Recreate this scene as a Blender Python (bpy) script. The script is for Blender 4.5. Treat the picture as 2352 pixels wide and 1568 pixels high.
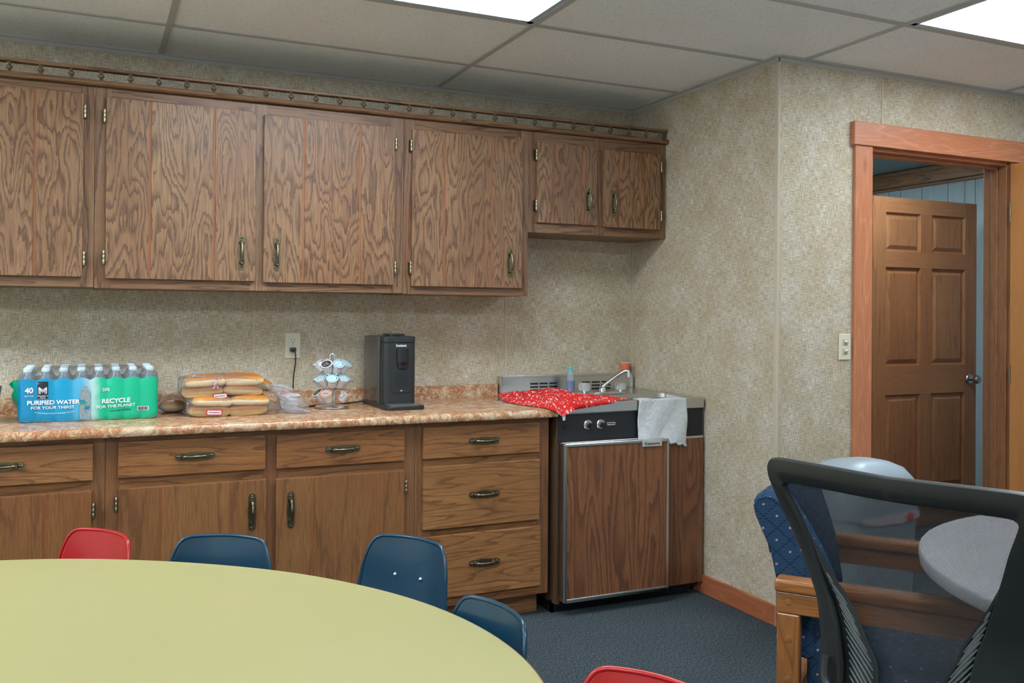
import bpy, math, random
from mathutils import Vector, Matrix
random.seed(7)
S = bpy.context.scene
COL = S.collection
for o in list(bpy.data.objects): bpy.data.objects.remove(o)

# ---------------------------------------------------------------- camera
YAW, PITCH, ROLL, FPX = .4358, .0039, .0071, 2090.41
_F = Vector((math.sin(YAW)*math.cos(PITCH), math.cos(YAW)*math.cos(PITCH), math.sin(PITCH)))
_R = Vector((math.cos(YAW), -math.sin(YAW), 0)); _U = _R.cross(_F)
_R2 = _R*math.cos(ROLL) + _U*math.sin(ROLL); _U2 = -_R*math.sin(ROLL) + _U*math.cos(ROLL)
cd = bpy.data.cameras.new('camera'); cam = bpy.data.objects.new('camera', cd); COL.objects.link(cam)
cam.matrix_world = Matrix(((_R2.x, _U2.x, -_F.x, -2.6152), (_R2.y, _U2.y, -_F.y, -4.1058), (_R2.z, _U2.z, -_F.z, 1.2908), (0, 0, 0, 1)))
cd.sensor_width = 36; cd.sensor_fit = 'HORIZONTAL'; cd.lens = FPX*36/2352
cd.shift_y = -69.96/2352; cd.clip_start = .05; cd.clip_end = 50
S.camera = cam

# ---------------------------------------------------------------- world, exposure
w = bpy.data.worlds.new('world'); S.world = w; w.use_nodes = True
w.node_tree.nodes['Background'].inputs[0].default_value = (.5, .6, .7, 1)
w.node_tree.nodes['Background'].inputs[1].default_value = .05
S.view_settings.view_transform = 'Standard'; S.view_settings.look = 'None'
S.view_settings.gamma = 1; S.view_settings.use_curve_mapping = False
S.view_settings.exposure = 0.0
LAMP_MAIN, FILL_HALL = 15.0, 52.0          # brightness of the ceiling light diffusers and the added hallway fill
LAMP_COLOR = (.89, .98, 1.07); HALL_COLOR = (.72, .90, 1.0)

# ---------------------------------------------------------------- mesh helper
class MB:
    def __init__(s): s.v = []; s.f = []; s.m = []; s.sd = []; s.cm = 0; s.cs = 0.0
    def add(s, vs, fs):
        b = len(s.v); s.v += [tuple(p) for p in vs]
        for f in fs: s.f.append(tuple(b+i for i in f)); s.m.append(s.cm); s.sd.append(s.cs)
        return s
    def box(s, x0, x1, y0, y1, z0, z1):
        if x0 > x1: x0, x1 = x1, x0
        if y0 > y1: y0, y1 = y1, y0
        if z0 > z1: z0, z1 = z1, z0
        return s.add([(x0,y0,z0),(x1,y0,z0),(x1,y1,z0),(x0,y1,z0),(x0,y0,z1),(x1,y0,z1),(x1,y1,z1),(x0,y1,z1)],
                     [(0,3,2,1),(4,5,6,7),(0,1,5,4),(1,2,6,5),(2,3,7,6),(3,0,4,7)])
    def obox(s, c, ax, ay, az):     # oriented box, half axes
        c, ax, ay, az = map(Vector, (c, ax, ay, az)); vs = []
        for k in (-1, 1):
            for i, j in ((-1,-1),(1,-1),(1,1),(-1,1)): vs.append(c+ax*i+ay*j+az*k)
        return s.add(vs, [(0,3,2,1),(4,5,6,7),(0,1,5,4),(1,2,6,5),(2,3,7,6),(3,0,4,7)])
    def tube(s, path, r, n=10, closed=False, cap=True):
        path = [Vector(p) for p in path]; N = len(path); rs = r if isinstance(r, (list, tuple)) else [r]*N
        prev = None; rings = []
        for i, p in enumerate(path):
            a = path[(i-1) % N] if (closed or i) else p; b = path[(i+1) % N] if (closed or i < N-1) else p
            t = (b-a).normalized()
            if prev is None:
                u = t.cross(Vector((0,0,1)))
                if u.length < .1: u = t.cross(Vector((1,0,0)))
            else: u = prev - t*prev.dot(t)
            u.normalize(); prev = u; v = t.cross(u)
            rings.append([p+(u*math.cos(2*math.pi*k/n)+v*math.sin(2*math.pi*k/n))*rs[i] for k in range(n)])
        vs = [q for R in rings for q in R]; fs = []
        for i in range(N if closed else N-1):
            j = (i+1) % N
            for k in range(n): fs.append((i*n+k, i*n+(k+1) % n, j*n+(k+1) % n, j*n+k))
        if cap and not closed: fs += [tuple(range(n))[::-1], tuple((N-1)*n+k for k in range(n))]
        return s.add(vs, fs)
    def lathe(s, prof, c=(0,0,0), axis=(0,0,1), n=24):   # prof: (radius, height)
        c = Vector(c); w = Vector(axis).normalized(); u = w.orthogonal().normalized(); v = w.cross(u); vs = []; fs = []
        for r, h in prof:
            for k in range(n): a = 2*math.pi*k/n; vs.append(c+w*h+(u*math.cos(a)+v*math.sin(a))*max(r, 1e-5))
        for i in range(len(prof)-1):
            for k in range(n): fs.append((i*n+k, i*n+(k+1) % n, (i+1)*n+(k+1) % n, (i+1)*n+k))
        fs += [tuple(range(n))[::-1], tuple((len(prof)-1)*n+k for k in range(n))]
        return s.add(vs, fs)
    def prism(s, poly, mp, d0, d1):    # poly of (u,v); mp(u,v,d)->xyz
        n = len(poly); vs = [mp(u, v, d0) for u, v in poly]+[mp(u, v, d1) for u, v in poly]
        return s.add(vs, [tuple(range(n))[::-1], tuple(range(n, 2*n))]+[(i, (i+1) % n, n+(i+1) % n, n+i) for i in range(n)])
    def grid(s, fn, nu, nv, cu=False, cv=False):
        a, b = nu+(0 if cu else 1), nv+(0 if cv else 1)
        vs = [fn(i/nu, j/nv) for i in range(a) for j in range(b)]
        fs = [(i*b+j, ((i+1) % a)*b+j, ((i+1) % a)*b+(j+1) % b, i*b+(j+1) % b) for i in range(nu) for j in range(nv)]
        return s.add(vs, fs)
    def ball(s, c, rx, ry=None, rz=None, n=16):
        ry = ry or rx; rz = rz or rx; c = Vector(c)
        return s.grid(lambda a, b: c+Vector((rx*math.cos(2*math.pi*a)*math.sin(math.pi*b), ry*math.sin(2*math.pi*a)*math.sin(math.pi*b), -rz*math.cos(math.pi*b))), n, n//2, cu=True)
    def build(s, name, mats, parent=None, smooth=False, bevel=0, seg=2, solid=0, origin=None, sub=0, ang=.6, soff=-1):
        import bmesh
        me = bpy.data.meshes.new(name); og = Vector(origin) if origin else Vector((0,0,0))
        me.from_pydata([tuple(Vector(p)-og) for p in s.v], [], s.f); me.update()
        if not isinstance(mats, (list, tuple)): mats = [mats]
        for m in mats: me.materials.append(m)
        me.polygons.foreach_set('material_index', s.m)
        at = me.attributes.new('seed', 'FLOAT', 'FACE'); at.data.foreach_set('value', s.sd)
        bm = bmesh.new(); bm.from_mesh(me); bmesh.ops.remove_doubles(bm, verts=bm.verts, dist=1e-6)
        if solid == 0: bmesh.ops.recalc_face_normals(bm, faces=bm.faces)
        bm.to_mesh(me); bm.free()
        if smooth:
            me.polygons.foreach_set('use_smooth', [True]*len(me.polygons))
            try: me.set_sharp_from_angle(angle=ang)
            except Exception: pass
        o = bpy.data.objects.new(name, me); COL.objects.link(o)
        if parent: o.parent = parent
        if origin:
            o.location = og - (wloc(parent) if parent else Vector((0,0,0)))
        elif parent: o.location = -wloc(parent)
        if solid:
            md = o.modifiers.new('solid', 'SOLIDIFY'); md.thickness = solid; md.offset = soff
        if bevel:
            md = o.modifiers.new('bevel', 'BEVEL'); md.width = bevel; md.segments = seg; md.limit_method = 'ANGLE'; md.angle_limit = .6; md.harden_normals = False
        if sub:
            md = o.modifiers.new('sub', 'SUBSURF'); md.levels = sub; md.render_levels = sub
        return o
def wloc(o):
    v = Vector((0,0,0))
    while o is not None: v = v+o.location; o = o.parent
    return v
def tag(o, label=None, cat=None, group=None, kind=None):
    if label: o['label'] = label
    if cat: o['category'] = cat
    if group: o['group'] = group
    if kind: o['kind'] = kind
    return o
def thing(name, label, cat, loc=(0,0,0), group=None):
    o = bpy.data.objects.new(name, None); o.empty_display_size = .05; COL.objects.link(o); o.location = loc
    return tag(o, label, cat, group)
def struct(name, mb, mat, parent=None, **k):
    o = mb.build(name, mat, parent, **k)
    if parent is None: o['kind'] = 'structure'
    return o
def dup(o, loc, label=None, group=None, parent=None):
    c = o.copy(); COL.objects.link(c); c.parent = parent
    if parent is None: c.location = loc
    if label: c['label'] = label
    if group: c['group'] = group
    for ch in [x for x in bpy.data.objects if x.parent == o]: dup(ch, None, parent=c)
    return c
def rot2(x, y, f):  # local (x right, y forward) -> world offset, f = forward unit vector
    return (f[1]*x+f[0]*y, -f[0]*x+f[1]*y)
def rrect(x0, x1, y0, y1, r, n=6):
    P = []
    for cx, cy, a in ((x1-r, y1-r, 0), (x0+r, y1-r, 90), (x0+r, y0+r, 180), (x1-r, y0+r, 270)):
        for k in range(n+1): t = math.radians(a+90*k/n); P.append((cx+r*math.cos(t), cy+r*math.sin(t)))
    return P
def spline(P, n=8, closed=False):
    P = [Vector(p) for p in P]; out = []; N = len(P)
    for i in range(N if closed else N-1):
        if closed: a, b, c, d = P[i-1], P[i], P[(i+1) % N], P[(i+2) % N]
        else: a, b, c, d = P[max(i-1, 0)], P[i], P[i+1], P[min(i+2, N-1)]
        for k in range(n):
            t = k/n; out.append(.5*((2*b)+(c-a)*t+(2*a-5*b+4*c-d)*t*t+(3*b-a-3*c+d)*t**3))
    if not closed: out.append(P[-1])
    return out
def text(name, body, size, mp, mat, parent, ext=.0004, align='CENTER', sx=1, bold=0):
    cu = bpy.data.curves.new(name, 'FONT'); cu.body = body; cu.size = size; cu.align_x = align; cu.extrude = ext; cu.offset = bold
    t = bpy.data.objects.new(name, cu); COL.objects.link(t); bpy.context.view_layer.update()
    me = bpy.data.meshes.new_from_object(t.evaluated_get(bpy.context.evaluated_depsgraph_get()))
    bpy.data.objects.remove(t); pw = wloc(parent) if parent else Vector((0,0,0))
    for v in me.vertices: v.co = Vector(mp(v.co.x*sx, v.co.y, v.co.z))-pw
    me.materials.clear(); me.materials.append(mat)
    o = bpy.data.objects.new(name, me); COL.objects.link(o); o.parent = parent
    return o

# ---------------------------------------------------------------- materials
class NT:
    def __init__(s, name):
        s.m = bpy.data.materials.new(name); s.m.use_nodes = True; s.t = s.m.node_tree
        s.b = s.t.nodes['Principled BSDF']; s.out = s.t.nodes['Material Output']; s.L = s.t.links
    def n(s, typ, **k):
        d = s.t.nodes.new('ShaderNode'+typ)
        for a, v in k.items(): setattr(d, a, v)
        return d
    def put(s, sock, v):
        if hasattr(v, 'is_output'): s.L.new(v, sock)
        elif v is not None:
            if isinstance(v, (tuple, list)) and len(v) == 3 and sock.type == 'RGBA': v = (*v, 1)
            sock.default_value = v
    def math(s, op, a, b=None, c=None):
        d = s.n('Math', operation=op)
        for i, v in enumerate((a, b, c)):
            if v is not None: s.put(d.inputs[i], v)
        return d.outputs[0]
    def xyz(s):
        if not hasattr(s, '_c'):
            s._c = s.n('TexCoord'); q = s.n('SeparateXYZ'); s.L.new(s._c.outputs['Object'], q.inputs[0]); s._q = q
        return s._q.outputs
    def vec(s, x, y, z):
        d = s.n('CombineXYZ')
        for i, v in enumerate((x, y, z)): s.put(d.inputs[i], v)
        return d.outputs[0]
    def noise(s, v, scale=1, detail=2, rough=.5, dist=0):
        d = s.n('TexNoise'); s.put(d.inputs['Vector'], v); d.inputs['Scale'].default_value = scale
        d.inputs['Detail'].default_value = detail; d.inputs['Roughness'].default_value = rough; d.inputs['Distortion'].default_value = dist
        return d.outputs[0]
    def vor(s, v, scale=1, feature='F1', out=0):
        d = s.n('TexVoronoi', feature=feature); s.put(d.inputs['Vector'], v); d.inputs['Scale'].default_value = scale
        return d.outputs[out]
    def ramp(s, f, stops, interp='LINEAR'):
        d = s.n('ValToRGB'); s.put(d.inputs[0], f); e = d.color_ramp.elements; d.color_ramp.interpolation = interp
        while len(e) > 1: e.remove(e[-1])
        e[0].position = stops[0][0]
        def c4(c): return (c, c, c, 1) if isinstance(c, (int, float)) else (*c, 1)
        e[0].color = c4(stops[0][1])
        for p, c in stops[1:]: q = e.new(p); q.color = c4(c)
        return d.outputs[0]
    def mix(s, f, a, b, mode='MIX'):
        d = s.n('Mix', data_type='RGBA', blend_type=mode)
        s.put(d.inputs[0], f); s.put(d.inputs[6], a); s.put(d.inputs[7], b); return d.outputs[2]
    def bump(s, h, strength=.3, dist=.001):
        d = s.n('Bump'); s.put(d.inputs['Height'], h); d.inputs['Strength'].default_value = strength; d.inputs['Distance'].default_value = dist
        s.L.new(d.outputs[0], s.b.inputs['Normal']); return d.outputs[0]
    def fin(s, col=None, rough=.5, metal=0, spec=None, **k):
        s.put(s.b.inputs['Base Color'], col); s.put(s.b.inputs['Roughness'], rough); s.put(s.b.inputs['Metallic'], metal)
        if spec is not None: s.b.inputs['Specular IOR Level'].default_value = spec
        for a, v in k.items(): s.put(s.b.inputs[a.replace('_', ' ')], v)
        return s.m
def plain(name, col, rough=.5, metal=0, var=.06, scale=20, **k):
    t = NT(name); nz = t.noise(t._tc() if hasattr(t, '_tc') else t.vec(*t.xyz()[:3]), scale, 3)
    f = t.math('MULTIPLY_ADD', nz, 2*var, 1-var)
    c = t.mix(1, (*col,), t.vec(f, f, f), 'MULTIPLY')
    return t.fin(c, rough, metal, **k)
def emit(name, col, strength):
    t = NT(name); e = t.n('Emission'); e.inputs[0].default_value = (*col, 1); e.inputs[1].default_value = strength
    t.L.new(e.outputs[0], t.out.inputs[0]); return t.m

def oak(name, light, mid, line, axis='z', k=(7, .9), rings=11, rough=.42, lw=.22, lstr=1.0, jag=.75, tone=.5):
    t = NT(name); x, y, z = t.xyz()[:3]; sd = t.n('Attribute', attribute_name='seed').outputs['Fac']
    if axis == 'z': a, g = t.math('ADD', x, y), z
    elif axis == 'x': a, g = z, x
    else: a, g = z, y
    so = t.math('MULTIPLY', sd, 7.31)
    v1 = t.vec(t.math('MULTIPLY', a, k[0]), t.math('MULTIPLY_ADD', sd, 5.7, 0), t.math('MULTIPLY_ADD', g, k[1], so))
    f1 = t.noise(v1, 1, 1.2, .45)
    v2 = t.vec(t.math('MULTIPLY', a, 75), sd, t.math('MULTIPLY', g, 8))
    f2 = t.noise(v2, 1, 3, .7)
    ph = t.math('ADD', t.math('MULTIPLY', f1, rings), t.math('MULTIPLY', f2, jag))
    fr = t.math('FRACT', ph)
    ln = t.ramp(fr, [(0, 1), (.05, .9), (lw, .25), (lw+.2, 0), (.93, 0), (1, 1)])
    v3 = t.vec(t.math('MULTIPLY', a, 420), sd, t.math('MULTIPLY', g, 14)); pore = t.noise(v3, 1, 2, .6)
    big = t.noise(t.vec(t.math('MULTIPLY', a, 3), sd, t.math('MULTIPLY', g, 1.3)), 1, 2)
    base = t.mix(t.ramp(big, [(.3, 0), (.7, 1)]), light, mid)
    base = t.mix(t.ramp(pore, [(.35, .75), (.6, 0)]), base, t.mix(.55, mid, line))
    if lstr != 1: ln = t.math('MULTIPLY', ln, lstr)
    c = t.mix(ln, base, line)
    tn = t.noise(t.vec(t.math('MULTIPLY', sd, 3.3), 0, t.math('MULTIPLY', z, .8)), 1, 1)
    c = t.mix(t.math('MULTIPLY', t.ramp(tn, [(.42, 0), (.62, 1)]), tone), c, t.mix(1, c, (.84, .66, .52), 'MULTIPLY'))
    t.bump(t.math('SUBTRACT', pore, ln), .12, .0006)
    return t.fin(c, rough)

def linen(name):
    t = NT(name); x, y, z = t.xyz()[:3]; h = t.math('ADD', x, y)
    v = t.noise(t.vec(t.math('MULTIPLY', h, 400), 0, t.math('MULTIPLY', z, 28)), 1, 3, .65)
    u = t.noise(t.vec(t.math('MULTIPLY', h, 28), 3, t.math('MULTIPLY', z, 400)), 1, 3, .65)
    fine = t.noise(t.vec(t.math('MULTIPLY', h, 260), 9, t.math('MULTIPLY', z, 260)), 1, 2, .6)
    m = t.math('ADD', t.math('MULTIPLY', t.math('ADD', v, u), .36), t.math('MULTIPLY', fine, .28))
    blot = t.noise(t.vec(t.math('MULTIPLY', h, 7), 5, t.math('MULTIPLY', z, 6)), 1, 5, .7)
    blot = t.ramp(blot, [(.36, 0), (.66, 1)])
    thr = t.math('SUBTRACT', m, t.math('MULTIPLY', blot, .035))
    c = t.ramp(thr, [(.40, (.275, .23, .155)), (.47, (.43, .375, .275)), (.52, (.60, .555, .45)), (.60, (.80, .775, .69))])
    c = t.mix(t.math('MULTIPLY', blot, .36), c, (.46, .33, .165))
    t.bump(m, .25, .0012)
    return t.fin(c, .75, spec=.25)

def laminate(name):
    t = NT(name); x, y, z = t.xyz()[:3]; p = t.vec(x, y, z)
    wv = t.noise(p, 9, 3, .6, 1.2); b = t.noise(p, 24, 6, .75, 1.6); f = t.noise(p, 70, 4, .7, 2.5)
    c = t.ramp(b, [(.33, (.74, .64, .44)), (.44, (.68, .51, .30)), (.49, (.52, .29, .15)), (.54, (.36, .13, .06)), (.60, (.58, .33, .16)), (.70, (.76, .65, .46))])
    c = t.mix(t.ramp(f, [(.42, 0), (.56, .6), (.62, .1)]), c, (.30, .11, .05))
    c = t.mix(t.ramp(wv, [(.54, 0), (.64, .4)]), c, (.74, .64, .45))
    return t.fin(c, t.ramp(wv, [(.3, .16), (.7, .26)]), spec=.5)

def carpet(name):
    t = NT(name); x, y, z = t.xyz()[:3]; p = t.vec(x, y, z)
    a = t.noise(t.vec(t.math('MULTIPLY', x, 160), t.math('MULTIPLY', y, 90), 0), 1, 4, .8); b = t.noise(p, 420, 2, .7); g = t.noise(p, 5, 3)
    m = t.math('ADD', t.math('MULTIPLY', a, .6), t.math('MULTIPLY', b, .4))
    c = t.ramp(m, [(.40, (.016, .024, .029)), (.5, (.056, .076, .086)), (.60, (.16, .19, .205))])
    c = t.mix(t.math('MULTIPLY', g, .3), c, (.03, .04, .045))
    t.bump(m, .9, .004)
    return t.fin(c, .95, spec=.1)

def tile(name):
    t = NT(name); x, y, z = t.xyz()[:3]; p = t.vec(x, y, z)
    d = t.vor(p, 135, out=0); r = t.noise(p, 75, 2, .6); s2 = t.noise(t.vec(t.math('MULTIPLY', x, 130), t.math('MULTIPLY', y, 70), 0), 1, 2, .6)
    hole = t.math('MULTIPLY', t.ramp(d, [(.12, 1), (.24, 0)]), t.ramp(r, [(.44, 0), (.50, 1)]))
    hole = t.math('MAXIMUM', hole, t.ramp(s2, [(.70, 0), (.74, .7)]))
    c = t.mix(hole, t.mix(t.ramp(t.noise(p, 1.5, 2), [(.4, 0), (.6, 1)]), (.90, .90, .87), (.87, .87, .83)), (.16, .15, .13))
    t.bump(t.math('MULTIPLY', hole, -1), .4, .002)
    return t.fin(c, .9, spec=.1)

def pine(name, light, mid, dark, axis='z', rough=.4):
    t = NT(name); x, y, z = t.xyz()[:3]
    a, g = {'z': (t.math('ADD', x, y), z), 'x': (z, x), 'y': (z, y)}[axis]
    f1 = t.noise(t.vec(t.math('MULTIPLY', a, 11), 2, t.math('MULTIPLY', g, 1.6)), 1, 2, .5, .3)
    fr = t.math('FRACT', t.math('MULTIPLY', f1, 9))
    c = t.mix(t.ramp(fr, [(0, .9), (.12, .25), (.5, 0), (.9, .15), (1, .9)]), mid, light)
    k = t.vor(t.vec(t.math('MULTIPLY', a, 9), 1, t.math('MULTIPLY', g, 3.2)), 1, out=0)
    c = t.mix(t.ramp(k, [(.06, 1), (.10, .5), (.17, 0)]), c, dark)
    fi = t.noise(t.vec(t.math('MULTIPLY', a, 300), 2, t.math('MULTIPLY', g, 9)), 1, 2, .6)
    c = t.mix(t.ramp(fi, [(.35, .35), (.6, 0)]), c, dark)
    return t.fin(c, rough)

OAK_UP = oak('oak_upper', (.35, .205, .105), (.245, .125, .058), (.095, .048, .025), 'z', (12, 2.6), 13, lw=.34, jag=1.7)
OAK_UPX = oak('oak_rail', (.275, .152, .076), (.21, .108, .051), (.09, .042, .02), 'x', (22, 1.3), 7)
OAK_UPS = oak('oak_stile', (.275, .157, .08), (.21, .11, .053), (.09, .042, .02), 'z', (16, 1.0), 7)
OAK_LO = oak('oak_lower', (.30, .138, .047), (.235, .098, .033), (.10, .04, .017), 'z', (6, .8), 6, lw=.12, lstr=.55)
OAK_LOX = oak('oak_drawer', (.39, .185, .063), (.295, .128, .042), (.12, .048, .018), 'x', (14, 1.1), 10, lstr=.8)
OAK_LOS = oak('oak_lower_stile', (.29, .135, .055), (.225, .10, .04), (.10, .042, .02), 'z', (14, .9), 6, lstr=.6)
GROOVE = plain('stained_groove', (.34, .12, .042), .5)
DARKIN = plain('cabinet_inside', (.05, .03, .018), .7)
VINYLW = oak('wood_vinyl', (.31, .135, .06), (.225, .09, .04), (.08, .032, .017), 'z', (9, 1.1), 12, rough=.33, lw=.4, lstr=.75)
DOORB = oak('fir_door', (.36, .155, .066), (.30, .12, .05), (.17, .06, .026), 'z', (16, .6), 8, rough=.3, lw=.15, lstr=.6)
DOORBX = oak('fir_rail', (.36, .155, .066), (.30, .12, .05), (.20, .072, .03), 'x', (26, .6), 6, rough=.3, lw=.15, lstr=.35)
SLAB = oak('slab_door', (.52, .23, .065), (.46, .19, .05), (.34, .13, .035), 'z', (18, .35), 5, rough=.35, lw=.12, lstr=.5)
PINEZ = pine('pine_casing', (.62, .27, .14), (.50, .185, .085), (.24, .075, .03), 'z')
PINEX = pine('pine_header', (.62, .27, .14), (.50, .185, .085), (.24, .075, .03), 'x')
PINEY = pine('pine_baseboard', (.50, .19, .09), (.38, .12, .05), (.18, .05, .02), 'y')
LINEN = linen('linen_wallboard'); LAM = laminate('burl_laminate'); CARPET = carpet('blue_grey_carpet'); TILE = tile('ceiling_tile')
SEAM = plain('seam_strip', (.50, .43, .32), .6); GRID = plain('ceiling_grid', (.47, .46, .42), .5, var=.02)
STEEL = plain('brushed_steel', (.62, .62, .60), .28, 1.0, var=.05, scale=60)
CHROME = plain('chrome', (.80, .81, .82), .12, 1.0, var=.02)
BRASS = plain('antique_brass', (.21, .18, .115), .34, 1.0, var=.7, scale=330)
BRASSL = plain('bright_hinge', (.42, .37, .23), .35, 1.0, var=.1)
BRONZE = plain('dark_hinge', (.05, .045, .035), .45, .8)
BLACKP = plain('black_plastic', (.016, .018, .019), .36, var=.1); BLACKG = plain('black_gloss', (.012, .013, .015), .16)
BLACKM = plain('black_panel', (.022, .025, .028), .4, .3, var=.1, scale=5)
CREAM = plain('ivory_plastic', (.66, .62, .47), .35, var=.02); WHITEP = plain('white_plastic', (.72, .74, .76), .35, var=.02)

# ================================================================ the setting
H, D = 2.377, 1.125
RX = [-4.81, -3.58, -2.345, -1.107, .133, 1.373, 2.61]     # main runners (along y)
RY = [0, -.4226, -1.037, -1.651, -2.265, -2.879, -3.493, -4.107, -4.721, -5.335, -5.949]
XL, XR, YB = -4.9, 2.95, -6.0
LIGHTS = [(2, 2), (4, 3), (2, 6), (4, 7), (0, 2), (0, 6)]   # (runner cell, row); front left panel is unseen, added for more ambient light
struct('floor', MB().box(XL-.1, XR+.1, YB-.1, 1.8, -.06, 0), CARPET)
m = MB()
xs = [XL]+RX+[XR]
for i in range(len(xs)-1):
    for j in range(len(RY)-1):
        if (i-1, j) in LIGHTS: continue
        m.box(xs[i]+.001, xs[i+1]-.001, RY[j+1]+.001, RY[j]-.001, H+.006, H+.03)
struct('ceiling', m, TILE)
m = MB()
for x in RX: m.box(x-.012, x+.012, YB, 0 if x < 0 else -D, H, H+.02)
for y in RY[1:-1]: m.box(XL, XR if y < -D else 0, y-.012, y+.012, H+.0008, H+.02)
struct('trim_1', m, GRID)
m = MB()
m.box(XL, 0, -.012, 0, H-.002, H+.006).box(XL, 0, -.003, 0, H-.017, H)
m.box(-.02, 0, -D-.003, -.02, H-.002, H+.006).box(-.003, 0, -D-.003, 0, H-.017, H)
m.box(-.003, XR, -D-.02, -D, H-.002, H+.006).box(-.003, XR, -D-.003, -D, H-.017, H)
struct('trim_2', m, GRID)
struct('wall_back', MB().box(XL-.1, .0, 0, .1, 0, H+.05), LINEN)
struct('wall_side', MB().box(0, .11, -D, .1, 0, H+.05), LINEN)
DX0, DX1, DZ = .50, 1.425, 2.045      # doorway opening
m = MB().box(.11, DX0, -D, -D+.125, 0, H+.05).box(DX0, DX1, -D, -D+.125, DZ, H+.05).box(DX1, XR, -D, -D+.125, 0, H+.05)
struct('wall_doorway', m, LINEN)
REARW = plain('white_bounce_paint', (.84, .84, .82), .8, var=.02)  # unseen walls made near-white to bounce fill light into the room
struct('wall_left', MB().box(XL-.1, XL, YB, 0, 0, H+.05), REARW)
struct('wall_right', MB().box(XR, XR+.1, YB-.1, -D, 0, H+.05), REARW)
struct('wall_rear', MB().box(XL-.1, XR+.1, YB-.1, YB, 0, H+.05), REARW)
for k, (a, b) in enumerate([(-1.956, 0), (-.737, 0), (-3.175, 0)]):
    struct('trim_%d' % (3+k), MB().box(a-.006, a+.006, -.003, 0, .95, H-.024), SEAM)
struct('trim_6', MB().box(-.012, 0, -.012, 0, .95, H-.024), SEAM)
struct('trim_7', MB().box(-.010, .004, -D-.006, -D+.018, .0, H-.022), SEAM, bevel=.003)
for k, a in enumerate([.588-.002, 1.467]):
    struct('trim_%d' % (8+k), MB().box(a-.005, a+.005, -D-.0025, -D, 2.15, H-.024), SEAM)
# baseboards
struct('baseboard_side', MB().box(-.015, 0, -D-.002, -.56, 0, .088), PINEY, bevel=.004)
struct('baseboard_doorway', MB().box(-.015, DX0-.1, -D-.017, -D-.002, 0, .088).box(DX1+.1, XR, -D-.017, -D-.002, 0, .088), PINEX, bevel=.004)
# doorway casing and jamb
m = MB().box(DX0-.088, DX0+.012, -D-.02, -D, 0, DZ+.005)
struct('trim_10', m, PINEZ, bevel=.003)
struct('trim_11', MB().box(DX0-.105, DX1+.12, -D-.03, -D, DZ-.004, DZ+.098), PINEX, bevel=.003)
m = MB().box(DX0-.002, DX0+.016, -D, -D+.125, 0, DZ).box(DX1-.018, DX1, -D, -D+.125, 0, DZ)
m.box(DX0+.016, DX0+.028, -D+.045, -D+.08, 0, DZ).box(DX1-.026, DX1-.018, -D+.045, -D+.08, 0, DZ)
m.box(DX1-.008, DX1+.07, -D-.02, -D, 0, DZ+.005)
struct('trim_12', m, oak('jamb_wood', (.34, .15, .06), (.27, .11, .045), (.13, .05, .02), 'z', (14, .5), 6, rough=.35, lw=.12, lstr=.5), bevel=.002)
struct('trim_13', MB().box(DX0, DX1, -D+.001, -D+.125, DZ-.018, DZ).box(DX0+.016, DX1-.018, -D+.045, -D+.08, DZ-.03, DZ-.018), PINEX, bevel=.002)
# the room's own door, folded back against the opening at right angles
d1 = thing('door_1', 'plain orange-brown flush door standing open at the right edge', 'door', (DX1+.02, -D-.03, 0)); d1['kind'] = 'structure'
m = MB().box(DX1-.021, DX1+.016, -D-.03-.86, -D-.022, .012, 2.03)
struct('slab', m, SLAB, d1, bevel=.002)
m = MB()
for z in (.25, 1.02, 1.80):
    m.lathe([(.005, -.046), (.005, .046)], (DX1-.023, -D-.024, z), n=10)
m.build('hinge', BRASS, d1, smooth=True)
# hallway beyond
HALLW = NT('plank_paint'); x_, y_, z_ = HALLW.xyz()[:3]
c_ = HALLW.mix(HALLW.ramp(HALLW.noise(HALLW.vec(0, HALLW.math('MULTIPLY', y_, 60), HALLW.math('MULTIPLY', z_, 4)), 1, 4), [(.3, 0), (.7, 1)]), (.33, .39, .41), (.40, .46, .48))
HALLW = HALLW.fin(c_, .55)
yy = [1.65, 1.42, 1.2, 1.0, .867, .759, .57, .354, .219, .138, -.06, -.3, -.55, -.8, -.995]
m = MB()
for a, b in zip(yy, yy[1:]): m.box(2.8, 2.9, b+.0025, a-.0025, 0, 2.45)
m.box(2.805, 2.9, -.995, 1.65, 0, 2.45)
struct('wall_hallway_right', m, HALLW, bevel=.0015)
struct('wall_hallway_back', MB().box(.11, 2.9, 1.65, 1.75, 0, 2.5), HALLW)
struct('wall_hallway_left', MB().box(.11, .16, -.999, 1.65, 0, 2.5), HALLW)
struct('ceiling_hallway', MB().box(.11, 2.9, -1.0, 1.75, 2.36, 2.5), plain('teal_ceiling', (.24, .30, .30), .8))
struct('trim_14', MB().box(2.74, 2.8, -.99, 1.65, 2.245, 2.355).box(2.775, 2.8, -.99, 1.65, 2.225, 2.245), oak('beam_wood', (.40, .20, .085), (.30, .14, .055), (.13, .055, .022), 'y', (20, .8), 8, rough=.45), bevel=.004)
d2 = thing('door_2', 'brown six-panel wooden door standing open beyond the doorway', 'door', (1.62, -.10, 0)); d2['kind'] = 'structure'
dx0, dx1, dy = 1.62, 2.512, -.10
rows = [(1.924, 1.689), (1.593, .999), (.822, .235)]; cols = [(1.726, 2.018), (2.113, 2.408)]
m = MB()
m.box(dx0, cols[0][0], dy, dy+.035, .012, 2.015); m.cs = 1
m.box(cols[1][1], dx1, dy, dy+.035, .012, 2.015); m.cs = 2
m.box(cols[0][1], cols[1][0], dy+.0004, dy+.035, .1, 1.95)
m.box(cols[0][0], cols[1][1], dy+.018, dy+.028, .05, 1.98)
struct('stile', m, DOORB, d2, bevel=.0015)
m = MB()
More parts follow.
